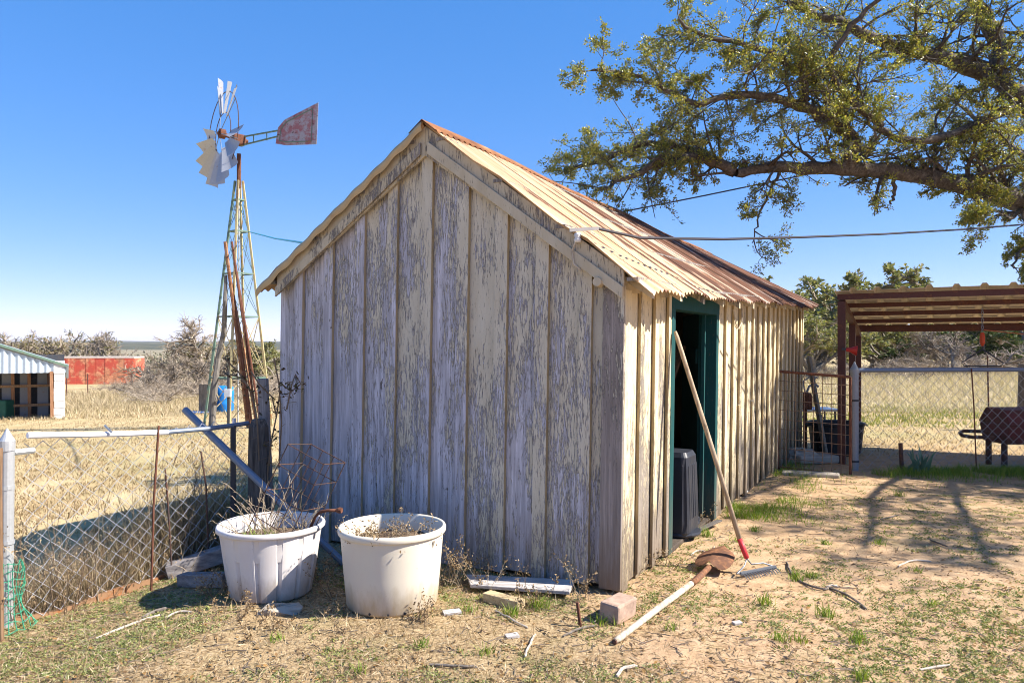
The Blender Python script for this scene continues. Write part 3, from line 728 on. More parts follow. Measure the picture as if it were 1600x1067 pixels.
# stone, timbers, planks, brick
def rock(name, c, sx, sy, sz, mat, label, seed, cat='rock', rot=0):
    rr = np.random.default_rng(seed); nu, nv_ = 12, 7; q = []; fs = []
    ph = rr.uniform(0, 6, 6)
    for j in range(nv_ + 1):
        th = math.pi * j / nv_
        for i in range(nu):
            a = 2 * math.pi * i / nu; d = Vector((math.sin(th) * math.cos(a), math.sin(th) * math.sin(a), math.cos(th)))
            k = 1 + .16 * math.sin(3 * a + ph[0] + j) + .10 * math.sin(5 * a + ph[1] - 2 * j) ; e = .75
            p = Vector((math.copysign(abs(d.x) ** e, d.x) * sx, math.copysign(abs(d.y) ** e, d.y) * sy, math.copysign(abs(d.z) ** .6, d.z) * sz)) * k
            q.append(Vector((p.x * math.cos(rot) - p.y * math.sin(rot), p.x * math.sin(rot) + p.y * math.cos(rot), max(p.z, -sz * .6))) )
    for j in range(nv_):
        for i in range(nu): fs.append((j * nu + i, (j + 1) * nu + i, (j + 1) * nu + (i + 1) % nu, j * nu + (i + 1) % nu))
    m = MB(); m.add(q, fs); o = m.build(name, mat, smooth=False); o.location = c; return tag(o, label, cat)
rock('flat_stone', G(438, 956) + Vector((0, 0, .012)), .115, .07, .028, M_stone, 'flat grey stone wedged under the front of the ribbed tub', 4, rot=.2)
def bar_thing(name, a, b, w, h, mat, label, cat, up=(0, 0, 1), bevel=.005, taper=1.0):
    m = MB(); m.bar(a, b, w, h, up, taper); o = m.build(name, mat, loc=tuple(a), bevel=bevel); return tag(o, label, cat)
M_timb = m_wood('grey_timber', (.22, .20, .20), (.42, .39, .38), (10, 10, 30))
bar_thing('old_timber', GX(262, 5.0) + Vector((0, 0, .04)), GX(352, 5.12) + Vector((0, 0, .11)), .13, .10, M_timb, 'long grey timber lying behind the ribbed tub against the fence', 'timber')
bar_thing('old_timber', GX(285, 4.80) + Vector((0, 0, .035)), GX(356, 4.63) + Vector((0, 0, .05)), .09, .08, M_timb, 'short split grey timber end beside the ribbed tub', 'timber')
M_whtwood = m_wood('bleached_white_wood', (.40, .37, .355), (.66, .63, .62), (4, 60, 60))
pl = MB(); p0, p1, p2, p3 = [G(*v) + Vector((0, 0, .03)) for v in ((729, 909), (898, 918), (890, 937), (735, 926))]
pl.prism([p0, p1, p2, p3], (0, 0, 1), .022); o = pl.build('white_plank', M_whtwood, loc=tuple(p0), bevel=.004); tag(o, 'bleached white plank lying flat at the foot of the gable wall', 'plank')
bar_thing('wood_block', G(760, 938) + Vector((0, 0, .028)), G(815, 953) + Vector((0, 0, .028)), .075, .055, m_wood('tan_block_wood', (.48, .36, .20), (.66, .54, .36), (5, 50, 50)), 'short tan wooden block in front of the white plank', 'wood block')
M_brick = m_plain('pink_brick', (.46, .32, .245), .95, .45, 18, 0, .8, .15)
b0 = G(966, 966); mt = Matrix.Rotation(R(52), 3, 'Z') @ Matrix.Rotation(R(4), 3, 'X')
m = MB(); m.box((0, 0, .055), .21, .12, .11, mt); o = m.build('brick', M_brick, bevel=.012); o.location = b0; tag(o, 'chipped pinkish brick lying at the corner of the shed', 'brick')
rod('rusty_stake', [G(908, 978) + Vector((0, 0, -.03)), P(902, 940, 4.0)], .009, M_rust, 'short rusty stake stuck in the ground left of the brick', 'stake')

# ================================================================ SHOVEL AND RAKE
s0 = G(960, 1008) + Vector((0, 0, .018)); s1 = G(1082, 919) + Vector((0, 0, .035)); s2 = G(1108, 899) + Vector((0, 0, .055)); tipd = (s2 - s0); tipd.z = 0; tipd.normalize(); sdv = Vector((-tipd.y, tipd.x, 0))
sh = thing('shovel', 'shovel with rusty rounded blade and bleached wooden handle lying on the dirt', 'shovel', s0)
m = MB(s0); m.tube([s0, lerp(s0, s1, .05), lerp(s0, s1, .5) + Vector((0, 0, .002)), s1], [.013, .017, .018, .0185], 10); m.build('handle', M_handle, sh, smooth=True)
m = MB(s0); m.tube([s0 - tipd * .004, s0 + tipd * .006], [.0135, .0142], 10); m.build('worn_end', M_rustdk, sh)
M_blade = m_metal('rusty_shovel_steel', (.15, .07, .04), .5, (.19, .085, .04), .8, .15, 7)
m = MB(s0); m.tube([s1 - tipd * .02, s1 + tipd * .06, s2, s2 + tipd * .03], [.0205, .02, .018, .012], 10); m.build('socket', M_blade, sh, smooth=True)
rows = [(0, .07, .045), (.02, .105, .052), (.055, .118, .060), (.13, .120, .078), (.19, .108, .092), (.24, .080, .100), (.275, .040, .104), (.29, .005, .104)]
q = []; fs = []; nc = 9
for (d, wdt, z) in rows:
    for i in range(nc):
        u = -1 + 2 * i / (nc - 1); q.append(s2 + tipd * (d + .0) + sdv * (u * wdt) + Vector((0, 0, z - s2.z + .03 - .026 * u * u + (.022 * max(0, 1 - abs(u) * 3) * max(0, 1 - d / .12)))))
k0 = len(q)
for v in q[:k0]: q.append(v - Vector((0, 0, .0025)))
for j in range(len(rows) - 1):
    for i in range(nc - 1):
        a = j * nc + i; fs.append((a, a + 1, a + nc + 1, a + nc)); fs.append((k0 + a, k0 + a + nc, k0 + a + nc + 1, k0 + a + 1))
m = MB(s0); m.add(q, fs); m.build('blade', M_blade, sh, smooth=True)

hb = G(1178, 905); ra = P(1167, 872, 4.90); rb = P(1156, 843, 4.93); rt = shw(.052, .86, 1.60)
rk = thing('garden_rake', 'bow rake with red ferrule leaning its pale handle on the door frame', 'rake', hb)
m = MB(hb); m.tube([rb, lerp(rb, rt, .4) + Vector((.004, 0, 0)), lerp(rb, rt, .97), rt], [.0165, .0165, .0155, .010], 10); m.build('handle', m_wood('grey_tan_handle', (.36, .27, .18), (.52, .42, .31), (25, 25, 5)), rk, smooth=True)
m = MB(hb); m.tube([ra, lerp(ra, rb, .5), rb + (rb - ra) * .05], [.0165, .0185, .0175], 10); m.build('ferrule', m_plain('red_plastic', (.62, .045, .055), .45, .2), rk, smooth=True)
e0, e1 = P(1157, 909, 4.80), P(1212, 893, 4.95); e0.z = g1(e0.x, e0.y) + .03; e1.z = g1(e1.x, e1.y) + .03
M_tine = m_metal('worn_steel', (.24, .26, .29), .25, (.15, .09, .06), .45, .6)
for e, mid1, mid2 in ((e0, P(1163, 884, 4.86), P(1151, 896, 4.80)), (e1, P(1174, 881, 4.92), P(1192, 879, 4.95))):
    m = MB(hb); m.tube([ra, lerp(ra, mid1, .6), mid1, mid2, lerp(mid2, e, .6), e], .0048, 7); m.build('bow', M_tine, rk, smooth=True)
m = MB(hb); m.bar(e0, e1, .014, .022); m.build('head_bar', M_tine, rk)
for i in range(14):
    p = lerp(e0, e1, (i + .5) / 14); m = MB(hb); m.tube([p, p + Vector((.015, -.035, -.008)), p + Vector((.02, -.06, -.022))], [.005, .004, .002], 5); m.build('tine', M_tine, rk)

# ================================================================ SHED DOORWAY CONTENTS
M_grey = m_plain('dark_grey_plastic', (.030, .034, .046), .42, .3, 6, 0, .05, .4)
bc = shw(-.075, 1.42, .05); bn_ = thing('storage_bin', 'dark grey plastic bin standing on end in the doorway', 'bin', bc, SHROT)
m = MB(); q = []; fs = []
for z, k in ((0, .88), (.03, .98), (.10, 1.0), (.52, .90), (.60, .86), (.635, .72)):
    for i in range(24):
        a = 2 * math.pi * i / 24; ca, sa = math.cos(a), math.sin(a)
        rx, ry = .13, .165; e = .38; rbm = (1 - (.05 if i % 4 == 0 and .05 < z < .6 else 0)) * k
        q.append((math.copysign(abs(ca) ** e, ca) * rx * rbm, math.copysign(abs(sa) ** e, sa) * ry * rbm, z))
for j in range(5):
    for i in range(24): fs.append((j * 24 + i, j * 24 + (i + 1) % 24, j * 24 + 24 + (i + 1) % 24, j * 24 + 24 + i))
fs.append(tuple(range(5 * 24, 6 * 24))); m.add(q, fs); m.build('shell', M_grey, bn_)
for yy in (-.10, -.05, .0, .05, .10):
    m = MB(); m.bar((.122, yy, .13), (.108, yy, .54), .022, .014, (1, 0, 0)); m.build('moulded_rib', M_grey, bn_, bevel=.004)
for xx in (-.07, 0, .07):
    m = MB(); m.bar((xx, -.156, .13), (xx, -.138, .54), .022, .014, (0, 1, 0)); m.build('moulded_rib', M_grey, bn_, bevel=.004)
m = MB(); m.lathe((0, 0, 0), [(.13, .0), (.17, .0), (.175, .012), (.17, .028), (.13, .03)], 20); m.build('rim', M_grey, bn_)
m = MB(); m.tube([(.09, .16, .08), (.10, .20, .085), (.10, .205, .04), (.09, .16, .03)], .012, 7); m.build('handle', M_grey, bn_, smooth=True)
bar_thing('leaning_board', shw(-.62, 1.55, .03), shw(-.35, 2.35, 1.5), .09, .03, M_brownwood, 'brown board leaning inside the dark doorway', 'board')
bar_thing('leaning_board', shw(-.52, 1.75, .03), shw(-.42, 2.2, 1.15), .05, .03, m_wood('reddish_board_wood', (.22, .11, .07), (.34, .19, .12)), 'narrow reddish board leaning inside the dark doorway', 'board')
for i, (a, b, h) in enumerate(((1083, 838, 0), (1096, 815, 1))): pass
bar_thing('scrap_lath', G(1070, 842) + Vector((0, 0, .02)), shw(.10, 2.0, .045), .05, .012, M_stump, 'grey splintered lath lying by the right door jamb', 'lath')
rod('rope_loop', [shw(.03, 2.66, 1.83), shw(.036, 2.75, 1.70), shw(.036, 2.86, 1.655), shw(.036, 2.98, 1.72), shw(.03, 3.02, 1.86)], .006, M_handle, 'pale rope hung in a loop under the eave of the shed', 'rope')
rock('white_rock', G(1152, 768) + Vector((0, 0, .03)), .10, .07, .05, m_plain('white_stone', (.66, .64, .60), .9, .3, 9, 0, .5), 'lump of white rock at the foot of the sunlit side wall', 6)
# ================================================================ CABLES
def catenary(a, b, sag, n=40): return [lerp(Vector(a), Vector(b), i / n) - Vector((0, 0, sag * 4 * (i / n) * (1 - i / n))) for i in range(n + 1)]
ins = shw(-.265, -.11, 2.165)
it = thing('cable_insulator', 'white ceramic insulator and clamp on the right slope of the gable', 'insulator', ins)
m = MB(ins); m.lathe(ins, [(0, -.035), (.020, -.035), (.024, -.015), (.016, -.005), (.024, .008), (.02, .022), (0, .026)], 12); m.build('knob', m_plain('white_ceramic', (.72, .70, .66), .35), it, smooth=True)
m = MB(ins); m.bar(ins + Vector((-.05, .0, .04)), ins + Vector((.13, .02, .055)), .018, .02); m.build('clamp', m_plain('clamp_plastic', (.55, .52, .48), .5), it)
rod('frayed_wire', [ins + Vector((-.01, -.01, -.02)), shw(-.30, -.115, 2.08), shw(-.285, -.115, 2.0), shw(-.24, -.105, 1.96)], .006, M_handle, 'stiff yellowed wire hooked below the insulator on the gable', 'wire')
M_cable = m_plain('black_cable', (.035, .03, .04), .5, .2)
pole_b = Vector((13.5, 9.0, g1(13.5, 9.0)))
up = thing('utility_pole', 'tall brown utility pole that carries the two cables over the yard', 'pole', pole_b)
m = MB(); m.tube([(0, 0, -.2), (0, 0, 3), (0, 0, 6.5)], [.14, .125, .11], 10); m.build('shaft', M_brownwood, up)
m = MB(); m.bar((-.5, 0, 6.0), (.5, 0, 6.0), .09, .11); m.build('crossarm', M_brownwood, up)
e1_ = P(1600, 352, 8.0); c1 = ins + Vector((.12, .02, .055)); dd = (e1_ - c1); end1 = Vector((pole_b.x - .1, 9.0, 3.6))
pts = [c1]; 
for px, py, dpt in ((1000, 372, 4.75), (1130, 374, 5.3), (1250, 371, 5.95), (1380, 366, 6.7), (1500, 359, 7.5), (1600, 351, 8.2), (1700, 342, 8.6)): pts.append(P(px, py, dpt))
pts.append(end1); rod('service_cable', pts, .0095, M_cable, 'thick twisted black cable running from the insulator on the gable', 'cable', n=7)
pts = [P(968, 332, 9.3), P(1100, 306, 9.2), P(1250, 275, 9.1), P(1400, 246, 9.05), P(1600, 203, 9.0), Vector((pole_b.x - .1, 9.0, 5.4))]
rod('overhead_cable', pts, .0085, M_cable, 'thin black cable rising from behind the roof through the oak', 'cable', n=6)
M_tealw = m_plain('teal_wire', (.03, .30, .42), .5, .1)

# ================================================================ WINDMILL
WD = 17.0; wpm = F / WD
W0 = GX(372, WD); W0.z = g1(W0.x, W0.y)
wm = thing('windmill', 'old steel farm windmill with missing blades and a red patched tail vane', 'windmill', W0)
def wz(py): return CAMH + (540 - py) / wpm
M_tw = m_metal('cream_tower_steel', (.50, .42, .22), .35, (.28, .15, .07), .6, .1, 3)
M_twg = m_metal('green_tower_steel', (.14, .22, .17), .3, (.25, .14, .07), .6, .1, 3)
top = Vector((W0.x + .02, WD, wz(283))); RB, RT = .76, .085
legs = []
for i, a in enumerate((180, 270, 0, 90)):
    a = R(a + 6); d = Vector((math.cos(a), math.sin(a), 0))
    b = W0 + d * RB; b.z = g1(b.x, b.y) - .05; t_ = top + d * RT; legs.append((b, t_))
    m = MB(W0); m.bar(b, t_, .045, .045, (0, 1, 0)); m.build('tower_leg', M_tw if i != 0 else M_twg, wm)
def legp(i, z): b, t_ = legs[i % 4]; f = (z - b.z) / (t_.z - b.z); return b + (t_ - b) * f
gz_l = [wz(590), wz(495), wz(428), wz(362), wz(313)]
for z in gz_l:
    for i in range(4):
        m = MB(W0); m.bar(legp(i, z), legp(i + 1, z), .03, .03); m.build('girt', M_twg, wm)
zz = [W0.z + .15] + gz_l
for j in range(len(zz) - 1):
    for i in range(4):
        for s in (0, 1):
            m = MB(W0); m.tube([legp(i + s, zz[j]), legp(i + 1 - s, zz[j + 1])], .007 if j > 1 else .010, 4); m.build('brace', M_tw if j < 2 else M_twg, wm)
m = MB(W0); m.tube([W0 + Vector((0, 0, .0)), top], .018, 6); m.build('pump_rod', M_galv, wm)
m = MB(W0); m.tube([top - Vector((0, 0, .15)), top + Vector((0, 0, .62))], .05, 8); m.build('mast', M_rust, wm)
hub = Vector((W0.x, WD, wz(219)))
ax = Vector((-.76, -.65, .04)).normalized(); hc = hub + ax * .36 + Vector((0, 0, .06))
m = MB(W0); m.box(hub + Vector((0, 0, .0)), .30, .22, .24, Matrix.Rotation(R(45), 3, 'Z')); m.build('gearbox', M_rust, wm, bevel=.03)
m = MB(W0); m.tube([hub - ax * .22, hc + ax * .10], [.05, .045], 9); m.build('axle', M_rust, wm)
m = MB(W0); m.tube([hc - ax * .06, hc + ax * .06], .11, 12); hubo = m.build('hub', M_rust, wm)
e1v = ax.cross(Vector((0, 0, 1))).normalized(); e2v = e1v.cross(ax).normalized()
RW = 1.18; RI = .48
def wp(a, r, off=0): return hc + (e1v * math.cos(a) + e2v * math.sin(a)) * r + ax * off
M_bl = m_metal('galvanised_blade', (.42, .43, .46), .22, (.22, .11, .06), .5, .35, 5)
NB = 18; missing = {1, 2, 7, 8} 
for rr_, nm in ((RI, 'inner_ring'), (RW * .80, 'outer_ring')):
    m = MB(W0); m.tube([wp(2 * math.pi * i / 36, rr_, -.02) for i in range(37)], .010, 5); m.build(nm, M_rustdk, wm)
for i in range(6):
    a = 2 * math.pi * (i + .3) / 6; m = MB(W0); m.tube([wp(a, .08, .05), wp(a, RW * .82, -.02)], .009, 5); m.build('spoke', M_galvb, wm)
# angle 0 points along e1v; the lower blades are whole, upper ones partly gone
brng = random.Random(4)
for i in range(NB):
    if i in missing: continue
    a = 2 * math.pi * (i + .5) / NB; q = []; fs = []; nr, nc = 2, 5
    bend = brng.uniform(-.05, .05); pitch_ = R(32) + brng.uniform(-.2, .2)
    up_b = math.sin(a) > .15
    r0, r1 = RI * .94, RW * brng.uniform(.96, 1.02)
    for j in range(4):
        r = lerp(r0, r1, j / 3); w = lerp(.17, .43 if not up_b else .34, j / 3); c_ = wp(a, r); tv = (-e1v * math.sin(a) + e2v * math.cos(a))
        for k in range(nc):
            u = k / (nc - 1) - .5; q.append(c_ + tv * (u * w * math.cos(pitch_)) + ax * (u * w * math.sin(pitch_) + .12 * w * (4 * u * u) + bend * j / 3))
    for j in range(3):
        for k in range(nc - 1): b = j * nc + k; fs.append((b, b + 1, b + nc + 1, b + nc))
    m = MB(W0); m.add(q, fs); m.build('blade', M_bl, wm, smooth=True)
# tail: two arms and a trapezoid vane with a raised frame
tl = Vector((.955, -.295, .03)).normalized(); tup = Vector((0, 0, 1)); tup = (tup - tl * tup.dot(tl)).normalized()
t0 = hub + Vector((.05, .03, -.05))
def tp_(s, u, o=0): return t0 + tl * s + tup * u + tl.cross(tup) * o
m = MB(W0); m.bar(tp_(0, -.07), tp_(1.0, .03), .03, .03); m.bar(tp_(0, .12), tp_(1.0, .16), .03, .03)
for s in (.35, .7): m.bar(tp_(s, -.03), tp_(s, .15), .02, .02)
m.build('tail_arm', M_twg, wm)
def m_vane():
    k = N('vane_paint'); c = k.co(); n1 = k.noise(c, 6, 5, .7); n2 = k.noise(c, 16, 4, .6)
    col = k.mix(k.ramp(n1, (.42, 0), (.56, .8)), (.36, .33, .36), (.32, .085, .095))
    return k.out(k.mix(k.ramp(n2, (.62, 0), (.68, 1)), col, (.10, .045, .04)), .6, .1, None, .3)
vane = [tp_(.93, -.13), tp_(1.0, .22), tp_(1.18, .38), tp_(2.05, .66), tp_(1.98, -.26), tp_(1.2, -.20)]
m = MB(W0); m.prism(vane, tl.cross(tup), .008); vn = m.build('tail_vane', m_vane(), wm)
m = MB(W0); cen = sum(vane, Vector()) / 6
inn = [lerp(cen, v, .78) - tl.cross(tup) * -.012 for v in vane]
for sgn in (1, -1):
    ii = [lerp(cen, v, .78) + tl.cross(tup) * (.012 if sgn > 0 else -.004) for v in vane]
    for i in range(6): m.bar(ii[i], ii[(i + 1) % 6], .012, .02)
m.build('rib', M_twg, vn)
# pipes and poles leaning on the tower
prng = random.Random(9)
for i in range(6):
    bx = 388 + i * 4 + prng.uniform(-2, 2); b = GX(bx, WD - .55 - .06 * i); tpx = 352 + i * 2.6; tpy = 378 + (i % 4) * 18
    t_ = P(tpx, tpy, WD - .46 + .02 * i)
    rod('leaning_pipe', [b, lerp(b, t_, .5) + Vector((.01, 0, 0)), t_], .026 if i else .04, M_rust if i % 3 else m_metal('brown_pipe_%d' % i, (.30, .16, .08), .5), 'thickest brown pipe of the bundle leaning on the windmill tower' if i == 0 else 'rusty pipe in the bundle leaning against the windmill tower', 'pipe', 'pipes leaning on the windmill', 7)
b = GX(331, WD - .3); pts = [b, P(336, 600, WD - .3), P(341, 560, WD - .25), P(350, 520, WD - .3), P(352, 470, WD - .5), P(353, 430, WD - .45)]
rod('crooked_pole', pts, [.075, .07, .062, .06, .05, .035], m_wood('grey_bark_pole', (.16, .145, .13), (.30, .27, .24)), 'crooked grey tree pole propped against the windmill tower', 'pole', n=7)
m = MB(); m.tube([legp(2, wz(362)), P(430, 373, 12.5), P(475, 380, 9.0), shw(XL_ + .25, 5.0, roof_z(XL_ + .25, 5.0) + .01)], .014, 5); o = m.build('teal_wire', M_tealw, loc=tuple(legp(2, wz(362)))); tag(o, 'thin teal wire strung from the windmill tower to the shed roof', 'wire')
# things by the windmill
bl = GX(351, 24.0); bl.z = g1(bl.x, bl.y)
bt = thing('plastic_barrel', 'bright blue plastic barrel beside the windmill', 'barrel', bl)
m = MB(); m.lathe((0, 0, 0), [(0, 0), (.26, 0), (.285, .05), (.285, .25), (.295, .28), (.285, .31), (.285, .55), (.295, .58), (.285, .61), (.28, .78), (.2, .84), (0, .85)], 20); m.build('drum', m_plain('blue_plastic', (.015, .20, .62), .45, .15), bt, smooth=True)
m = MB(); m.tube([(.12, 0, .84), (.12, 0, .87)], .04, 8); m.build('bung', m_plain('blue_bung', (.01, .10, .35), .5), bt)
pb = GX(326, 23.6); hs = thing('pump_box', 'dark grey upright board panel of the well housing beside the blue barrel', 'pump housing', pb)
for i in range(4):
    m = MB(); m.box((-.09 + .14 * i - .15, 0, .45), .13, .05, .92); m.build('board', M_stump, hs)
m = MB(); m.box((-.03, .04, .45), .54, .03, .06); m.build('cross_rail', M_stump, hs)
m = MB(); m.box((0, 0, .03), .65, .5, .06); o = m.build('blue_tarp', m_plain('blue_tarp_cloth', (.03, .12, .33), .6), bevel=.02); o.location = GX(309, 23.5); tag(o, 'small folded blue tarp on the grass by the well housing', 'tarp')
eb = GX(357, WD - .75); eb_t = thing('meter_box', 'small white electric box on a slim pipe in front of the windmill', 'electric box', eb)
m = MB(); m.tube([(0, 0, 0), (0, 0, 1.25)], .03, 7); m.build('conduit', M_darkpost, eb_t)
m = MB(); m.box((0, -.04, .78), .14, .09, .17); m.build('cabinet', m_plain('white_enamel', (.62, .66, .72), .45), eb_t, bevel=.01)

# ================================================================ LEFT BARN
BD = 23.0; bs = F / BD
B0 = GX(98, BD); barn = thing('tin_barn', 'open fronted tin shed with white end pillar and corrugated gable', 'barn', B0, R(31))
def bx_(px): return (px - 800) / F * BD
def bz(py): return CAMH + (540 - py) / bs
M_tin = m_metal('pale_blue_tin', (.52, .60, .68), .08, (.3, .2, .15), .5, .25, 3)
M_block = m_plain('whitewashed_block', (.74, .74, .74), .85, .25, 5, 0, .3)
xl, xr = bx_(-120), bx_(100); gzb = B0.z
def mbb(): return MB(B0)
# corrugated gable sheet over the opening
q = []; fs = []; nn = 170
for i in range(nn + 1):
    x = lerp(xl, xr + .05, i / nn); y = BD + .025 * math.cos(i * 2 * math.pi / 7)
    zt = lerp(bz(537) + .95, bz(573), max(0, (x - xl) / (xr - xl)) ** .92); q += [(x, y, bz(582) if x > bx_(0) else bz(582)), (x, y, zt)]
for i in range(nn): fs.append((2 * i, 2 * i + 2, 2 * i + 3, 2 * i + 1))
m = mbb(); m.add(q, fs); m.build('gable_sheet', M_tin, barn, smooth=True)
m = mbb(); m.bar((xl, BD - .04, bz(537) + .97), (xr + .1, BD - .04, bz(572)), .07, .07); m.build('rake_flashing', M_twg, barn)
m = mbb(); m.prism([(xl, BD - .02, bz(537) + .99), (xr + .12, BD - .02, bz(571)), (xr + .12, BD + 2.4, bz(571) - .5), (xl, BD + 2.4, bz(537) + .49)], (0, 0, 1), .03); m.build('roof', M_tin, barn)
for i in range(9):
    z0 = gzb - .1 + i * .21; m = mbb(); m.box((xr - .13 + random.Random(i).uniform(-.01, .01), BD + .12, z0 + .10), .29, .3, .2); m.build('block', M_block, barn, bevel=.012)
m = mbb(); m.box((xr - .05, BD + 1.35, (gzb + bz(575)) / 2), .12, 2.1, bz(575) - gzb); m.build('end_wall', M_tin, barn)
m = mbb(); m.box(((xl + xr) / 2, BD + 2.3, (gzb + bz(560)) / 2 - .2), xr - xl, .08, bz(560) - gzb + .6); m.build('back_wall', M_darkpost, barn)
for i, px in enumerate((2, 22, 46, 70)):
    m = mbb(); m.box((bx_(px), BD + 1.6, (gzb + bz(580)) / 2 - .05), .30, .02, bz(580) - gzb); m.build('wall_panel', m_metal('grey_panel_%d' % i, (.20, .21, .24), .2), barn)
for px in (8, 30, 52, 84):
    m = mbb(); m.bar((bx_(px), BD + (1.5 if px < 80 else -.03), gzb - .05), (bx_(px - 1), BD + (1.5 if px < 80 else -.03), bz(580)), .09, .07, (0, 1, 0)); m.build('stud', m_wood('orange_stud_%d' % px, (.30, .15, .08), (.46, .26, .15)), barn)
for z in (bz(605), bz(636)):
    m = mbb(); m.bar((bx_(-20), BD + 1.46, z), (bx_(82), BD + 1.46, z), .05, .08); m.build('girt', m_wood('girt_wood_%d' % int(z * 100), (.28, .17, .10), (.44, .29, .18)), barn)
gb = GX(4, BD + .4); m = MB(); m.box((0, 0, .3), .5, .45, .62); o = m.build('green_crate', m_plain('dark_green_plastic', (.02, .12, .08), .5), bevel=.03); o.location = gb; tag(o, 'dark green plastic crate inside the open tin shed', 'crate')
m = MB(); m.lathe((0, 0, 0), [(0, -.2), (.16, -.2), (.17, 0), (.16, .2), (0, .2)], 12); o = m.build('hanging_bucket', M_rustdk); o.location = (bx_(55), BD + .9, bz(592)); tag(o, 'dark bucket hung from the rafters of the tin shed', 'bucket')

# ================================================================ RED CONTAINER AND FIELD FENCE
RD = 78.0; rs_ = F / RD; rc = GX(158, RD)
red = thing('red_cargo_trailer', 'long faded red cargo box with white top edge among the brush', 'cargo box', rc, R(4))
M_red = m_metal('faded_red_paint', (.62, .10, .06), .5, (.56, .24, .13), .7, 0, .7)
wd_ = 115 / rs_; hh_ = 2.75
for i in range(8):
    m = MB(); m.box((-wd_ / 2 + wd_ / 8 * (i + .5), -1.22 - (.02 if i % 2 else 0), hh_ / 2), wd_ / 8 - .03, .06, hh_); m.build('side_panel', M_red, red)
m = MB(); m.box((0, 0, hh_ / 2), wd_ - .02, 2.36, hh_ - .02); m.build('body', M_red, red)
m = MB(); m.box((0, -.02, hh_ + .06), wd_ + .05, 2.52, .16); m.build('top_rail', m_plain('pale_top_paint', (.75, .66, .58), .7), red)
m = MB(); m.box((wd_ / 2 + .02, 0, hh_ / 2), .08, 2.3, hh_ - .1); m.build('end_door', M_red, red)
for i, (px, d) in enumerate(((104, 40), (137, 42), (205, 46), (271, 50))):
    b = GX(px, d); m = MB(); m.tube([(0, 0, -.1), (0, 0, 1.35)], .028, 5); o = m.build('field_fence_post', M_maroon); o.location = b
    tag(o, 'thin red steel post of the wire fence across the left field', 'post', 'posts of the left field fence')
m = MB(); pA = [GX(px, d) for px, d in ((60, 38), (104, 40), (137, 42), (205, 46), (271, 50))]
for h in (.25, .5, .75, 1.0, 1.25): m.tube([p + Vector((0, 0, h)) for p in pA], .006, 4)
o = m.build('field_wire', M_rustdk, loc=tuple(pA[0])); tag(o, 'strands of field fence wire strung between the thin red posts', 'fence wire')
# ================================================================ RIGHT FENCE, GATE
M_galv_shade = m_metal('shade_toned_galvanised', (.27, .28, .30), .15, (.25, .15, .08), .55, .3)  # darker copy of the galvanised steel; tree shade on this post is in the colour
rf0 = Vector((4.115, 8.92, g1(4.115, 8.92)))
rf = thing('chain_link_fence', 'straight chain link fence with grey top rail in front of the carport', 'fence', rf0)
rfe = Vector((9.4, 8.92, g1(9.4, 8.92)))
chain_link('wire_mesh', rf0 + Vector((.03, 0, 0)), rfe, 1.17, 1.17, .065, .0029, rf, M_wire, .03)
m = MB(rf0); m.tube([rf0 + Vector((0, 0, -.1)), rf0 + Vector((0, 0, 1.18))], .046, 14); m.build('corner_post', M_galv_shade, rf)
m = MB(rf0); m.lathe(rf0, [(0, 1.17), (.054, 1.17), (.054, 1.215), (.035, 1.24), (.004, 1.31), (0, 1.31)], 14); m.build('post_cap', M_galv_shade, rf)
m = MB(rf0); m.tube([rf0 + Vector((.03, 0, 1.205)), rf0 + Vector((2.5, 0, 1.215)), rfe + Vector((0, 0, 1.23))], .026, 10); m.build('top_rail', M_galvb, rf)
for z in (.1, .83):
    m = MB(rf0); m.lathe(rf0, [(.047, z), (.051, z), (.051, z + .025), (.047, z + .025)], 14); m.build('tension_band', M_darkpost, rf)
rod('rusty_rod', [GX(1526, 8.86) + Vector((0, 0, -.05)), P(1522, 640, 8.87), P(1518, 576, 8.88)], .008, M_rust, 'thin rusty rod standing against the straight chain link fence', 'rod')
rod('rusty_rod', [GX(1545, 15.0), P(1543, 556, 15.0)], .016, M_rustdk, 'lone thin dark stake standing in the right field', 'stake')
g0 = Vector(((1215 - 800) / F * 9.0, 9.0, .0)); g1_ = Vector(((1329 - 800) / F * 8.62, 8.62, .0)); g0.z = g1(g0.x, g0.y) + .04; g1_.z = g1(g1_.x, g1_.y) + .0
gate = thing('wire_gate', 'rusty welded wire gate panel ajar between the shed and the fence post', 'gate', g0)
gd = (g1_ - g0); gL = gd.length; gd.normalize()
def gp(s, z): return g0 + gd * s + Vector((0, 0, z))
GH = 1.16
for a, b in (((0, 0), (gL, -.02)), ((0, GH), (gL, GH - .03)), ((0, 0), (0, GH)), ((gL, -.02), (gL, GH - .03))):
    m = MB(g0); m.tube([gp(*a), gp(*b)], .017, 8); m.build('frame_bar', M_rust, gate)
M_weld = m_metal('tan_rusty_wire', (.22, .14, .09), .4, (.16, .09, .05), .6, .2)
for i in range(1, 8): m = MB(g0); m.tube([gp(gL * i / 8, 0), gp(gL * i / 8, GH - .015)], .0042, 5); m.build('wire', M_weld, gate)
for j in range(1, 10): m = MB(g0); m.tube([gp(0, GH * j / 10), gp(gL, GH * j / 10 - .01)], .0042, 5); m.build('wire', M_weld, gate)
rock('threshold_rock', shw(.16, 5.9, .06), .20, .15, .11, M_stone, 'rounded pale rock at the foot of the shed behind the gate', 21)
bar_thing('stone_slab', GX(1222, 8.75) + Vector((0, 0, .015)), GX(1312, 8.5) + Vector((0, 0, .01)), .20, .05, M_stone, 'low pale stone slab under the wire gate', 'slab', bevel=.015)
rod('short_stake', [GX(1410, 8.75) + Vector((0, 0, -.05)), P(1407, 692, 8.75)], .024, M_rustdk, 'short dark stub stake in front of the chain link fence by the blue green plant', 'stake', n=7)
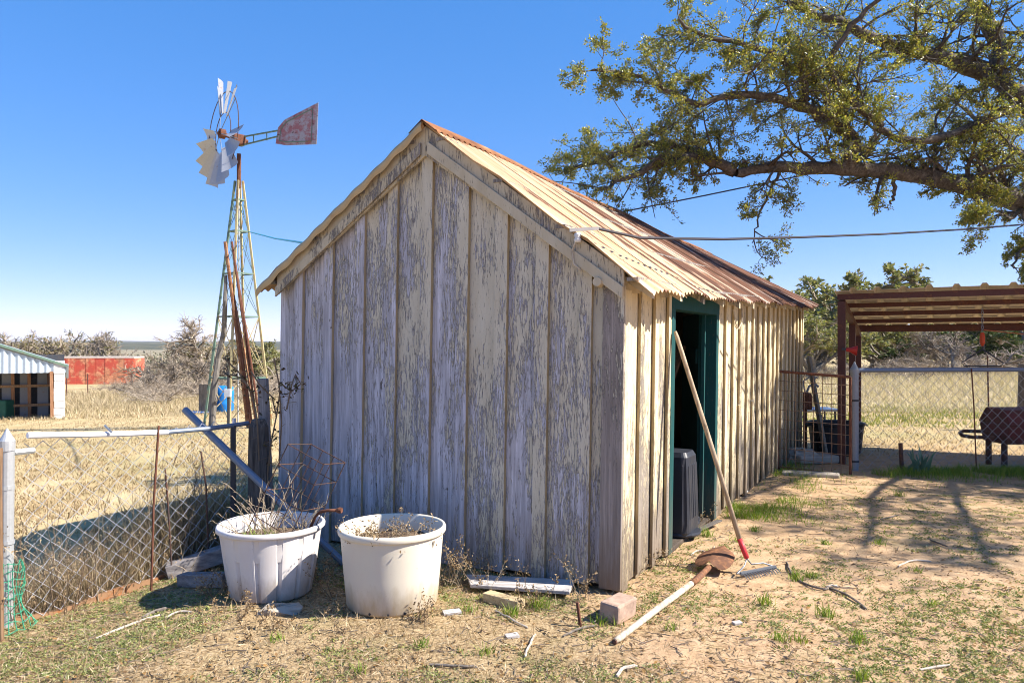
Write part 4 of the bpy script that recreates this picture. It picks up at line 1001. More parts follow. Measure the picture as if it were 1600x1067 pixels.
# strap-leaved plant
pi_ = GX(1438, 8.70); A = ARR(); n = 26
an = NR.uniform(0, 6.28, n); dr = np.stack([np.cos(an) * NR.uniform(.15, .8, n), np.sin(an) * .4, np.ones(n)], 1)
for k in range(n):
    L = NR.uniform(.16, .42); p = np.array(pi_) + np.array([NR.normal(0, .06), NR.normal(0, .04), 0]); d = dr[k] / np.linalg.norm(dr[k]); sd = np.cross(d, [0, 1, .2]); sd /= np.linalg.norm(sd)
    pts = [p + d * L * t - np.array([0, 0, .10]) * t * t * (abs(d[0]) * 2) for t in (0, .4, .75, 1)]
    w_ = [.013, .017, .011, .0]
    v = np.array([pts[0] - sd * w_[0], pts[0] + sd * w_[0], pts[1] - sd * w_[1], pts[1] + sd * w_[1], pts[2] - sd * w_[2], pts[2] + sd * w_[2], pts[3]])
    A.add(v, np.array([[0, 1, 3], [0, 3, 2], [2, 3, 5], [2, 5, 4], [4, 5, 6]]))
o = A.build('iris_plant', m_leaf('blue_green_leaf', [(.10, .17, .11), (.14, .21, .14), (.08, .14, .09)], .2, .5), None, tuple(pi_)); tag(o, 'blue green strap leaved plant at the foot of the chain link fence', 'plant')

# ================================================================ CARPORT
K0 = Vector((4.22, 9.5, g1(4.22, 9.5))); cp = thing('carport', 'maroon steel carport with tan ribbed roof sheets', 'carport', K0, SHROT)
KW, KD = 6.2, 2.35
def kz(y): return lerp(2.13, 1.77, y / KD)
for (x, y, w) in ((0, 0, .092), (0, 1.38, .085), (0, KD, .075), (KW, 0, .1), (KW, KD, .085)):
    m = MB(); m.box((x, y, (kz(y) - .06) / 2 - .03), w, w, kz(y) - .06 + .06); m.build('post', M_maroon, cp)
for y, h in ((0, .072), (KD, .10)):
    m = MB(); m.bar((-.05, y, kz(y) + (.0 if y == 0 else .0)), (KW + .05, y, kz(y)), .06, h); m.build('beam', M_maroon, cp)
for x in (0, KW):
    m = MB(); m.bar((x, .04, kz(0) - .07), (x, KD - .04, kz(KD) - .07), .07, .09); m.build('side_beam', M_maroon, cp)
for y in (.62, 1.2, 1.78):
    m = MB(); m.bar((.0, y, kz(y) + .012), (KW, y, kz(y) + .012), .05, .06); m.build('purlin', M_maroon, cp)
M_tansheet = m_metal('tan_roof_sheet', (.74, .66, .54), .12, (.25, .15, .09), .6, .15, 4)
rib_p = .28; nsh = 8; shw_ = rib_p * 3
for s_ in range(nsh):
    q = []; x0 = s_ * shw_ - .08; xs = []
    k = 0; x = x0
    prof = []
    while x < x0 + shw_ - .01:
        prof += [(x, 0), (x + rib_p * .62, 0), (x + rib_p * .70, .034), (x + rib_p * .86, .034), (x + rib_p * .94, 0)]; x += rib_p
    prof.append((x0 + shw_ + .06, 0))
    fs = []
    for (a, b) in prof:
        for y in (-.12, KD + .12): q += [(a, y, kz(y) + .055 + b + .003 * (s_ % 2)), (a, y, kz(y) + .053 + b + .003 * (s_ % 2))]
    for i in range(len(prof) - 1):
        c_ = i * 4; fs += [(c_, c_ + 2, c_ + 6, c_ + 4), (c_ + 1, c_ + 5, c_ + 7, c_ + 3), (c_, c_ + 4, c_ + 5, c_ + 1), (c_ + 2, c_ + 3, c_ + 7, c_ + 6)]
    m = MB(); m.add(q, fs); m.build('roof_sheet', M_tansheet, cp)
def cpw(x, y, z): c, s = math.cos(SHROT), math.sin(SHROT); return Vector((K0.x + c * x - s * y, K0.y + s * x + c * y, z))
# clamp lamp on the post
lp = P(1322, 546, 9.42); lm = thing('clamp_lamp', 'small red cone lamp clamped to the front carport post', 'lamp', lp)
M_redp = m_plain('red_enamel', (.55, .04, .03), .4, .2)
dv = Vector((.9, -.4, -.12)).normalized(); m = MB(lp); m.tube([lp, lp + dv * .05, lp + dv * .11, lp + dv * .13], [.022, .03, .062, .066], 14, False); m.build('shade', M_redp, lm, smooth=True)
m = MB(lp); m.tube([lp + dv * .075, lp + dv * .10, lp + dv * .112], [.03, .04, .025], 10); m.build('lens', m_plain('lamp_lens', (.6, .55, .5), .25), lm, smooth=True)
m = MB(lp); m.bar(lp - dv * .05, lp + dv * .01, .03, .035); m.build('clamp', M_darkpost, lm)
# hanging hoist
hx_ = cpw(1.55, .62, kz(.62) - .04); hpx = hx_
hs = thing('hanging_hoist', 'chain hoist with orange hook and wire triangle hanging from the carport', 'hoist', hpx)
m = MB(hpx)
for i in range(7):
    z = -.02 - i * .045; a = 0 if i % 2 else 1.57
    m.tube([hpx + Vector((.012 * math.cos(t) * math.cos(a), .012 * math.cos(t) * math.sin(a), z - .022 + .026 * math.sin(t))) for t in [k * .785 for k in range(9)]], .004, 4)
m.build('chain', M_galvb, hs)
m = MB(hpx); m.tube([hpx + Vector((0, 0, -.33)), hpx + Vector((0, 0, -.38)), hpx + Vector((0, 0, -.46)), hpx + Vector((0, 0, -.50))], [.018, .03, .03, .012], 9); m.build('hook_block', m_plain('orange_red_paint', (.55, .07, .02), .45), hs)
ap = hpx + Vector((0, 0, -.5)); tb_ = [ap + Vector((0, 0, -.04)), ap + Vector((.20, -.05, -.25)), ap + Vector((-.20, .05, -.25))]
m = MB(hpx); m.tube([ap, tb_[0], tb_[1] + Vector((.03, 0, .04)), tb_[1], tb_[2], tb_[2] + Vector((-.03, 0, .04)), tb_[0]], .008, 5); m.build('gambrel', M_darkpost, hs)
rod('orange_string', [hpx + Vector((.02, 0, -.30)), hpx + Vector((.5, -.1, -.36)), cpw(2.6, .3, 1.75), cpw(3.6, .0, 1.72), cpw(KW, 0, 1.8)], .005, m_plain('orange_cord', (.55, .14, .06), .6), 'thin orange string stretched from the hoist under the carport', 'string')
# smoker
sm0 = GX(1562, 9.25); sm = thing('barrel_smoker', 'rusty maroon barrel smoker with a bent pipe handle behind the fence', 'smoker', sm0)
bx0 = P(1553, 690, 9.25).x; zt_, zb_, zm_ = P(0, 637, 9.25).z, P(0, 691, 9.25).z, P(0, 661, 9.25).z
M_smk = m_metal('maroon_rust', (.13, .035, .03), .45, (.085, .04, .028), .75, .05, 6)
prof = [(-.30, zm_), (-.235, zt_ - .01), (.15, zt_), (.30, zm_), (.22, zb_), (-.22, zb_)]
m = MB(sm0); m.prism([(bx0, 9.25 + a, b) for a, b in ((-.295, zm_ - .004), (.295, zm_ - .004), (.22, zb_), (-.22, zb_))], (1, 0, 0), 1.15); m.build('body', M_smk, sm, bevel=.012)
m = MB(sm0); m.prism([(bx0 - .01, 9.25 + a, b) for a, b in ((-.305, zm_), (-.235, zt_ - .01), (.15, zt_), (.305, zm_))], (1, 0, 0), 1.17); ld = m.build('lid', M_smk, sm, bevel=.012)
m = MB(sm0); m.bar((bx0 + .27, 8.945, zm_ + .03), (bx0 + .25, 8.975, zm_ + .13), .03, .03); m.build('lid_handle', M_rust, ld)
m = MB(sm0); m.tube([P(1555, 686, 9.2), P(1548, 676, 9.2), P(1536, 674, 9.2), P(1506, 673, 9.2), P(1500, 676, 9.2), P(1503, 680, 9.0), P(1520, 683, 8.98), P(1552, 683, 9.0)], .022, 8); m.build('pipe_handle', M_rustdk, sm, smooth=True)
for x in (bx0 + .03, bx0 + 1.08):
    for y in (9.1, 9.4):
        m = MB(sm0); m.tube([(x, y, g1(x, y) - .03), (x, y, zb_ + .02)], .035, 8); m.build('leg', M_rustdk, sm)
# things behind the gate
tb0 = GX(1262, 12.2); tbl = thing('metal_table', 'low blue grey metal table behind the gate', 'table', tb0)
th_ = .46
m = MB(); m.box((0, 0, th_), .86, .5, .035); m.build('top', m_metal('blue_grey_sheet', (.28, .33, .42), .15, rough=.4), tbl, bevel=.008)
for sx in (-1, 1):
    for sy in (-1, 1): m = MB(); m.tube([(sx * .38, sy * .2, 0), (sx * .36, sy * .2, th_)], .016, 6); m.build('leg', M_darkpost, tbl)
    m = MB(); m.tube([(sx * .37, -.2, .2), (sx * .2, -.2, .30), (sx * .1, -.2, th_ - .03)], .012, 5); m.build('brace', M_darkpost, tbl)
m = MB(); m.bar((-.37, -.2, .2), (.37, -.2, .2), .02, .02); m.build('stretcher', M_darkpost, tbl)
bt0 = GX(1306, 10.3); bt_ = thing('black_tub', 'large black plastic stock tub behind the gate', 'tub', bt0)
m = MB(); q = []; fs = []
for z, k in ((.0, .86), (.02, .88), (.40, 1.0), (.42, 1.05), (.45, 1.05), (.45, .97), (.08, .84)):
    for i in range(28):
        a = 2 * math.pi * i / 28; ca, sa = math.cos(a), math.sin(a); q.append((math.copysign(abs(ca) ** .6, ca) * .34 * k, math.copysign(abs(sa) ** .6, sa) * .27 * k, z))
for j in range(6):
    for i in range(28): fs.append((j * 28 + i, j * 28 + (i + 1) % 28, j * 28 + 28 + (i + 1) % 28, j * 28 + 28 + i))
fs.append(tuple(6 * 28 + i for i in range(28))); m.add(q, fs); m.build('basin', m_plain('black_plastic', (.02, .022, .026), .45, .2), bt_, smooth=False)
for s in (-1, 1): m = MB(); m.tube([(s * .33, -.07, .42), (s * .40, -.05, .41), (s * .40, .05, .41), (s * .33, .07, .42)], .014, 6); m.build('handle', m_plain('dark_handle', (.03, .04, .05), .5), bt_)
pk = shw(.10, SLN + .02, 1.33)
bar_thing('leaning_plank', GX(1291, 9.9), pk, .10, .035, m_wood('grey_plank_wood', (.20, .19, .165), (.34, .32, .28)), 'long grey plank leaning against the far corner of the shed', 'plank', (1, 0, 0))
ab = GX(1258, 10.6); an_ = thing('iron_pedestal', 'rusty iron pump head on a pipe stand behind the gate', 'pump', ab)
m = MB(); m.tube([(0, 0, 0), (0, 0, .62)], .028, 7); m.tube([(-.06, .04, 0), (-.06, .04, .6)], .014, 6); m.build('stand', M_rust, an_)
m = MB(); m.lathe((0, 0, 0), [(0, .60), (.09, .60), (.10, .63), (.10, .78), (.08, .83), (0, .84)], 14); m.build('head', M_rust, an_)
m = MB(); m.tube([(.02, 0, .83), (.05, -.02, .93), (.14, -.02, .96), (.18, -.02, .92)], .016, 6); m.build('spout', M_galvb, an_)
m = MB(); m.tube([(.0, 0, .83), (-.03, 0, 1.0), (.06, -.02, 1.06), (.16, -.03, 1.05)], .012, 6); m.build('lever', M_galvb, an_)
bar_thing('grey_step', GX(1240, 9.45) + Vector((0, 0, .05)), GX(1300, 9.6) + Vector((0, 0, .05)), .3, .10, M_stone, 'low grey stone step behind the wire gate', 'step', bevel=.02)
# far utility pole and field post
fp = GX(1428, 75); fpt = thing('utility_pole', 'distant thin utility pole above the trees beyond the carport', 'pole', fp)
m = MB(); m.tube([(0, 0, 0), (0, 0, P(0, 437, 75).z - fp.z)], .14, 6); m.build('shaft', M_stump, fpt)
m = MB(); m.tube([(.3, 0, P(0, 452, 75).z - fp.z), (.3, 0, P(0, 443, 75).z - fp.z)], .25, 8); m.build('transformer', M_galvb, fpt)
m = MB(); m.bar((-1.0, 0, P(0, 446, 75).z - fp.z), (1.0, 0, P(0, 446, 75).z - fp.z), .12, .12); m.build('crossarm', M_stump, fpt)
sp_ = GX(1598, 13.0); m = MB(); m.tube([(0, 0, -.1), (0, 0, .5), (0.01, 0, 1.18)], [.085, .08, .07], 8); o = m.build('wooden_post', M_stump); o.location = sp_; tag(o, 'weathered dark wooden post standing beyond the smoker', 'post')
# ================================================================ THE OAK
M_bark = m_wood('oak_bark', (.085, .070, .058), (.20, .17, .14), (22, 22, 22))
M_oakleaf = m_leaf('oak_leaves', [(.21, .225, .055), (.27, .26, .065), (.15, .175, .045), (.34, .30, .075), (.42, .33, .08), (.18, .195, .06)], .45, .36, .5)
class Tree:
    def __init__(s, seed): s.r = random.Random(seed); s.np = np.random.default_rng(seed); s.mb = MB(); s.tw = MB(); s.lp = []; s.ld = []; s.mr = .0018; s.sc = .016
    def branch(s, p, d, L, r, lev, leafy=1.0, n=5, grav=0.0, wig=.25, leaves=8, ratio=(.35, .6), kids=(5, 7)):
        """grow a crooked branch with its own twigs; the last level carries leaves"""
        p = Vector(p); d = Vector(d).normalized(); pts = [p.copy()]; q = s.r
        for j in range(n):
            d = (d + Vector((q.gauss(0, wig), q.gauss(0, wig), q.gauss(0, wig) - grav))).normalized(); p = p + d * (L / n); pts.append(p.copy())
        tgt = s.mb if lev >= 2 else s.tw
        tgt.tube(pts, [max(s.mr, r * (1 - .7 * i / n)) for i in range(n + 1)], 5 if lev >= 2 else 3, False)
        if lev == 0:
            for _ in range(int(leaves * q.uniform(.6, 1.4) * leafy)):
                k = q.uniform(.15, 1); i = min(n - 1, int(k * n)); b = pts[i].lerp(pts[i + 1], k * n - i) + Vector((q.gauss(0, s.sc), q.gauss(0, s.sc), q.gauss(0, s.sc)))
                s.lp.append(tuple(b)); s.ld.append(tuple(d * .5 + Vector((q.gauss(0, .6), q.gauss(0, .6), q.gauss(.1, .5)))))
            return
        for _ in range(q.randint(*kids)):
            k = q.uniform(.15, 1.0); i = min(n - 1, int(k * n)); b = pts[i].lerp(pts[i + 1], k * n - i)
            dd = (d + Vector((q.gauss(0, .8), q.gauss(0, .8), q.gauss(.12, .6)))).normalized()
            s.branch(b, dd, L * q.uniform(*ratio) * (1.15 - .4 * k), r * .5, lev - 1, leafy, max(2, n - 1), grav, wig, leaves, ratio, kids)
    def build(s, name, label, cat, base, bark, leaf, ln, wd, group=None, twig=None):
        t = thing(name, label, cat, base, 0, group)
        off = Vector(base)
        s.mb.v = [tuple(Vector(v) - off) for v in s.mb.v]; s.mb.build('trunk', bark, t, smooth=True)
        if s.tw.v:
            s.tw.v = [tuple(Vector(v) - off) for v in s.tw.v]; tag(s.tw.build('twigs', twig or bark, t), kind='stuff')
        if s.lp:
            P_ = np.array(s.lp) - np.array(off); n = len(P_)
            v, tr = leaf_arrays(P_, np.array(s.ld), s.np.uniform(.7, 1.25, n) * ln, s.np.uniform(.8, 1.2, n) * wd, s.np)
            tag(np_mesh('crown', v, tr, leaf, t), kind='stuff')
        return t
ok = Tree(7); ob = Vector((8.6, 9.3, g1(8.6, 9.3)))
def limb(pts, r0, r1, dens=9.0, sub=(.55, 1.1), leafy=1.0, up=.15, skip=0.0, lev=2):
    """traced limb; sub-branches sprout along it"""
    pts = [Vector(p) for p in pts]; sm = []
    for i in range(len(pts) - 1):
        a = pts[max(i - 1, 0)]; b = pts[i]; c = pts[i + 1]; d = pts[min(i + 2, len(pts) - 1)]
        for k in range(5):
            t = k / 5; sm.append(.5 * ((2 * b) + (c - a) * t + (2 * a - 5 * b + 4 * c - d) * t * t + (3 * b - a - 3 * c + d) * t ** 3) + Vector((ok.r.gauss(0, .012), ok.r.gauss(0, .012), ok.r.gauss(0, .012))))
    sm.append(pts[-1]); n = len(sm)
    ok.mb.tube(sm, [lerp(r0, r1, i / (n - 1)) * (1 + .10 * math.sin(i * 1.9)) for i in range(n)], 9, False)
    for i in range(n - 1):
        f = i / (n - 1)
        if f < skip: continue
        seg = sm[i + 1] - sm[i]; k = seg.length * dens * 1.12; m_ = int(k) + (1 if ok.r.random() < k - int(k) else 0)
        for _ in range(m_):
            d = (seg.normalized() * .55 + Vector((ok.r.gauss(0, .6), ok.r.gauss(0, .6), ok.r.gauss(up, .5)))).normalized()
            ok.branch(sm[i].lerp(sm[i + 1], ok.r.random()), d, ok.r.uniform(*sub), max(.008, lerp(r0, r1, f) * .3), lev, leafy, 4, .02, .22, 21, (.38, .66), (4, 6))
L1 = [(1800, 480, 9.6), (1700, 370, 9.4), (1600, 318, 9.1), (1500, 290, 8.9), (1400, 268, 8.75), (1300, 264, 8.6), (1220, 262, 8.5), (1150, 270, 8.4)]
ok.mb.tube([ob + Vector((0, 0, -.2)), ob + Vector((.02, 0, .6)), P(1800, 480, 9.6) + Vector((.15, 0, 0))], [.42, .34, .30], 12, False)
limb([P(*p) for p in L1], .155, .05, 6.0, (.4, .9), .9, .35, .15)
limb([P(1150, 270, 8.4), P(1100, 250, 8.3), P(1050, 248, 8.2), P(990, 275, 8.1), P(930, 300, 8.0)], .07, .02, 10, (.35, .7), 1, .1)
limb([P(1150, 270, 8.4), P(1080, 236, 8.6), P(1010, 225, 8.8), P(940, 250, 9.0), P(890, 265, 9.1)], .06, .018, 9, (.35, .7), 1, .1)
limb([P(1325, 262, 8.6), P(1332, 215, 8.5), P(1290, 185, 8.4), P(1235, 160, 8.2), P(1160, 148, 8.0), P(1090, 165, 7.9)], .085, .03, 9, (.4, .85), 1, .15)
limb([P(1090, 165, 7.9), P(1040, 140, 7.8), P(980, 115, 7.8), P(925, 110, 7.7)], .03, .012, 9, (.25, .5), 1, .05)
limb([P(1258, 160, 8.3), P(1250, 115, 8.2), P(1190, 78, 8.0), P(1110, 60, 7.9), P(1060, 30, 7.8)], .05, .015, 9, (.35, .7), 1, .1)
limb([P(1800, 480, 9.6), P(1720, 280, 9.3), P(1600, 160, 9.0), P(1545, 118, 8.9), P(1460, 88, 8.8), P(1390, 70, 8.6), P(1310, 35, 8.5), P(1230, 5, 8.4)], .145, .035, 8, (.5, 1.0), 1, .1, .35)
limb([P(1555, 122, 8.9), P(1560, 70, 9.0), P(1535, 20, 9.1), P(1480, -60, 9.2)], .10, .05, 8, (.5, .9), 1, .1)
limb([P(1545, 135, 8.9), P(1500, 148, 8.8), P(1470, 170, 8.75), P(1463, 200, 8.7)], .028, .012, 4, (.15, .35), .6, 0)
limb([P(1500, 290, 8.9), P(1540, 330, 8.6), P(1520, 350, 8.4)], .03, .012, 9, (.25, .5), 1, -.3)
limb([P(1400, 268, 8.75), P(1398, 300, 8.75), P(1392, 320, 8.75)], .03, .014, .5, (.1, .2), .2, 0)
limb([P(1220, 264, 8.5), P(1200, 305, 8.45), P(1185, 345, 8.4), P(1175, 380, 8.4)], .020, .005, 8, (.2, .5), .7, -.2)
limb([P(1380, 200, 8.3), P(1300, 120, 8.0), P(1330, 40, 7.8), P(1400, -20, 7.6)], .04, .02, 8, (.4, .8), 1, .1)
limb([P(1600, 160, 9.0), P(1500, 205, 8.6), P(1420, 220, 8.4), P(1370, 200, 8.3)], .06, .03, 8, (.35, .75), 1, .1)
limb([P(1650, 330, 9.0), P(1590, 400, 8.7), P(1585, 420, 8.6)], .02, .008, 6, (.15, .35), .9, -.1)
# the part of the crown outside the frame: it shades the yard
T_ = P(1800, 480, 9.6)
for tgt, r0 in (((9.5, 6.4, 4.0), .16), ((11.6, 8.2, 4.6), .18), ((9.4, 12.0, 5.4), .16), ((8.2, 8.6, 7.0), .16), ((7.4, 6.8, 4.6), .13), ((7.0, 5.7, 3.7), .12), ((8.3, 5.3, 4.3), .12), ((6.3, 7.7, 4.0), .11), ((10.8, 10.5, 6.2), .15), ((7.2, 11.5, 5.0), .13)):
    tgt = Vector(tgt); mid = lerp(T_, tgt, .5) + Vector((ok.r.gauss(0, .2), ok.r.gauss(0, .2), .5))
    limb([T_, mid, tgt, tgt + (tgt - mid) * .5], r0 * .4, .018, 6.5, (.6, 1.1), 1, .1, .2)
oak = ok.build('oak_tree', 'large live oak reaching its leafy limbs over the shed roof', 'tree', ob, M_bark, M_oakleaf, .032, .016)

# ================================================================ BACKGROUND TREES
M_barkg = m_wood('grey_bark', (.17, .145, .12), (.30, .265, .22), (9, 9, 9))
M_twig = m_leaf('bare_twigs', [(.30, .25, .195), (.36, .30, .235), (.24, .195, .15)], 0, .9, .1)
M_fargreen = m_leaf('far_oak_leaves', [(.20, .205, .095), (.25, .24, .115), (.15, .165, .07), (.30, .275, .14)], .3, .6, .2)
M_fardark = m_leaf('juniper_leaves', [(.07, .10, .035), (.09, .12, .045), (.055, .08, .03)], .2, .6, .2)
M_faryel = m_leaf('sparse_olive_leaves', [(.19, .17, .07), (.15, .14, .06), (.24, .20, .09)], .3, .7, .15)
M_greybr = m_leaf('grey_brush', [(.27, .225, .165), (.33, .275, .20), (.22, .18, .13), (.38, .32, .24)], .15, .9, .1)
def tree_proto(seed, h, r, kind):
    t = Tree(seed); t.mr = .011 if kind != 'shrub' else .006; q = t.r; n = 4 if kind != 'shrub' else 7
    for i in range(n):
        a = 6.28 * i / n + q.uniform(-.4, .4); el = q.uniform(.5, 1.3) if kind != 'juniper' else 1.2
        d = Vector((math.cos(a) * math.cos(el), math.sin(a) * math.cos(el), math.sin(el)))
        if kind == 'oak': t.branch((0, 0, h * .12), d, h * .62, h * .032, 3, 1, 5, .0, .22, 13, (.42, .68), (4, 6))
        elif kind == 'bare': t.branch((0, 0, h * .06), d, h * .68, h * .030, 3, .0, 5, .02, .26, 0, (.40, .66), (6, 8))
        elif kind == 'sparse': t.branch((0, 0, h * .10), d, h * .66, h * .032, 3, .5, 5, .02, .26, 4, (.40, .66), (5, 7))
        else: t.branch((0, 0, 0), Vector((d.x, d.y, d.z * .9)), h * .75, h * .016, 2, .0, 4, .02, .30, 3, (.45, .75), (5, 7))
    t.mb.tube([(0, 0, -.2), (0.03 * h, 0, h * .08), (0, 0, h * .16)], [h * .05, h * .042, h * .035], 8, False)
    return t
def place(proto, base, s, rz, label, group, name=None):
    c = copy_tree(proto); c.location = base; c.rotation_euler = (0, 0, rz); c.scale = (s[0], s[0], s[1]) if isinstance(s, tuple) else (s, s, s)
    c['label'] = label
    if group: c['group'] = group
    return c
protos = {}
def proto(key, seed, kind, leaf, ln, wd, bark):
    t = tree_proto(seed, 5.0 if kind != 'shrub' else 2.0, 0, kind)
    protos[key] = t.build('oak_tree' if kind == 'oak' else ('bare_shrub' if kind == 'shrub' else 'bare_tree'), 'x', 'tree' if kind != 'shrub' else 'shrub', (0, 0, 0), bark, leaf, ln, wd, twig=M_twig)
proto('oakA', 31, 'oak', M_fargreen, .19, .10, M_barkg); proto('oakB', 32, 'oak', M_fargreen, .18, .10, M_barkg); proto('oakD', 33, 'oak', M_fardark, .24, .15, M_barkg)
proto('bareA', 41, 'bare', M_faryel, .1, .05, M_barkg); proto('bareB', 42, 'sparse', M_faryel, .16, .09, M_barkg)
proto('shA', 51, 'shrub', M_greybr, .1, .04, M_twig); proto('shB', 52, 'shrub', M_greybr, .1, .04, M_twig)
used = set(); trng = random.Random(77)
def put(key, px, d, h, label, group, wide=1.0, rz=None):
    b = GX(px, d); s = h / (5.0 if key[:2] != 'sh' else 1.6); s *= (1.0 if key[:3] == 'bar' else 1.12 if key[:2] == 'oa' else .92)
    rz = trng.uniform(0, 6.28) if rz is None else rz
    if key not in used:
        used.add(key); o = protos[key]; o.location = b; o.rotation_euler = (0, 0, rz); o.scale = (s * wide, s * wide, s); o['label'] = label
        if group: o['group'] = group
    else: place(protos[key], b, (s * wide, s), rz, label, group)
gl = 'bare grey mesquite tree behind the tin shed'
for px, d, h, k in ((25, 86, 7.4, 'bareB'), (62, 92, 7.8, 'bareA'), (98, 88, 7.8, 'bareB'), (128, 94, 8.4, 'bareB'), (156, 88, 7.4, 'bareA'), (-15, 88, 7.4, 'bareB')): put(k, px, d, h, gl, 'bare trees behind the tin shed', 1.15)
put('bareA', 318, 52, 6.4, 'tall bare tree with dark spreading limbs behind the windmill', None, 1.0)
put('bareB', 355, 54, 5.2, 'sparse olive leaved tree directly behind the windmill tower', None, 1.2)
put('oakB', 425, 58, 4.6, 'olive green tree beside the left corner of the shed', None, 1.2)
bl_ = 'bare grey brush in the thicket between the red cargo box and the windmill'
for i in range(34):
    px = trng.uniform(225, 445); d = trng.uniform(32, 62); put(trng.choice(['shA', 'shB']), px, d, trng.uniform(.9, 1.6), bl_, 'brush in the left field', 1.3)
for i in range(12):
    px = trng.uniform(130, 270); d = trng.uniform(46, 66); put(trng.choice(['shA', 'shB']), px, d, trng.uniform(.55, .95), 'low grey brush growing in front of the red cargo box', 'brush by the cargo box', 1.5)
for i, (px, d, h) in enumerate(((222, 40, 2.0), (268, 42, 3.0), (300, 44, 3.2))): put('bareA', px, d, h, 'thin bare sapling standing in the left field brush', 'saplings in the left brush', .9)
# right side tree line
rl = 'leafy grey green oak in the tree line beyond the carport'
for px, d, h, k in ((1250, 36, 4.6, 'oakA'), (1285, 42, 5.2, 'oakB'), (1320, 40, 5.6, 'oakA'), (1362, 46, 4.4, 'oakB'), (1400, 43, 3.2, 'oakA'), (1440, 48, 3.2, 'oakB'), (1480, 50, 4.6, 'oakA'), (1525, 52, 4.4, 'oakB'), (1565, 50, 4.4, 'oakA'), (1270, 30, 3.0, 'oakA'), (1640, 48, 4.5, 'oakB'), (1220, 45, 5.0, 'oakB'), (1690, 52, 4.8, 'oakA')):
    put(k, px, d, h, rl, 'tree line beyond the carport', 1.35)
put('oakD', 1596, 38, 3.3, 'dark green juniper beyond the smoker', None, 1.1); put('oakD', 1385, 41, 2.5, 'small dark green juniper between the carport posts', None, 1.4)
for px, d, h in ((1500, 34, 3.0), (1478, 36, 2.8)): put('bareA', px, d, h, 'leaning bare tree in front of the tree line', 'bare trees in the right field', 1.3)
for px, d, h in ((1412, 33, 1.9), (1432, 31, 2.0), (1450, 34, 1.7), (1540, 35, 1.6), (1570, 36, 1.6), (1352, 33, 1.5), (1300, 32, 1.6), (1265, 31, 1.5), (1330, 34, 1.7), (1500, 33, 1.4)): put('shA' if px % 4 else 'shB', px, d, h * .66, 'pale dead shrub at the edge of the right field', 'dead shrubs in the right field', 1.3)
# the far wood that reads as one mass
A = ARR(); n = 9000; px = NR.uniform(-200, 1900, n); d = NR.uniform(90, 420, n); x = (px - 800) / F * d
hgt = NR.uniform(.3, 3.0, n) ; pos = np.stack([x, d, gz(x, d) + hgt * NR.uniform(.1, 1, n)], 1)
v, t = leaf_arrays(pos, NR.normal(size=(n, 3)), NR.uniform(.8, 2.2, n), NR.uniform(.6, 1.5, n), NR); A.add(v, t)
tag(A.build('far_wood', m_leaf('far_wood_leaves', [(.13, .125, .075), (.17, .15, .10), (.09, .10, .055), (.22, .185, .13)], .2, .9, .05)), 'low scrub wood far across the fields', 'wood', kind='stuff')
# ================================================================ GROUND COVER
VN = np.random.default_rng(2024)
def vnoise(x, y, s, seed=0):
    """cheap smooth value noise, 0..1"""
    r = np.random.default_rng(seed).random((64, 64)); u = x * s + 100.3; v = y * s + 57.7
    i = np.floor(u).astype(int); j = np.floor(v).astype(int); f = u - i; g = v - j; f = f * f * (3 - 2 * f); g = g * g * (3 - 2 * g)
    a = r[i % 64, j % 64]; b = r[(i + 1) % 64, j % 64]; c = r[i % 64, (j + 1) % 64]; d = r[(i + 1) % 64, (j + 1) % 64]
    return (a * (1 - f) + b * f) * (1 - g) + (c * (1 - f) + d * f) * g
def fbm(x, y, s, seed=0): return .55 * vnoise(x, y, s, seed) + .3 * vnoise(x, y, s * 2.3, seed + 1) + .15 * vnoise(x, y, s * 5.1, seed + 2)
c_, s_ = math.cos(SHROT), math.sin(SHROT)
def shed_xy(x, y): dx, dy = x - SH.x, y - SH.y; return c_ * dx + s_ * dy, -s_ * dx + c_ * dy
def in_shed(x, y, m=.0):
    a, b = shed_xy(x, y); return (a > -GW - m) & (a < m) & (b > -m) & (b < SLN + m)
def fence_d(x, y): return (x - FA[0]) * fnrm[0] + (y - FA[1]) * fnrm[1]
def in_tub(x, y): return (np.hypot(x - T1.x, y - T1.y) < .25) | (np.hypot(x - T2.x, y - T2.y) < .28)
def yard_pts(n, ymin=2.5, ymax=9.0, p=1.6):
    """points on the yard, thinning with distance"""
    u = VN.random(n); k = 1 - p; y = (ymin ** k + u * (ymax ** k - ymin ** k)) ** (1 / k)
    x = y * VN.uniform(-.74, .74, n); ok_ = ~in_shed(x, y) & ~in_tub(x, y) & ((fence_d(x, y) < 0) | (y > 7)) & ~((x < -1.7) & (y > 5.6))
    return x[ok_], y[ok_]
def on_ground(x, y, dz=0): return np.stack([x, y, gz(x, y) + dz], 1)
def leftness(x, y): return np.clip(.22 + .95 * sstep(1.7, -.1, x + .18 * (y - 4.0)) + .5 * sstep(.45, .0, np.abs(shed_xy(x, y)[0])) * (shed_xy(x, y)[1] > 0), 0, 1)
# dry straw and bits lying flat
x, y = yard_pts(80000); keep = VN.random(len(x)) < leftness(x, y) * np.clip(fbm(x, y, 2.2, 5) * 2.2 - .35, .08, 1); x, y = x[keep], y[keep]; n = len(x)
an = VN.uniform(0, 6.28, n); dr = np.stack([np.cos(an), np.sin(an), VN.normal(.10, .16, n)], 1)
A = ARR(); v, t = leaf_arrays(on_ground(x, y, .004), dr, VN.uniform(.015, .075, n), VN.uniform(.002, .006, n), VN); A.add(v, t)
tag(A.build('dry_litter', M_dry), 'dry straw and grass bits scattered over the yard', 'litter', kind='stuff')
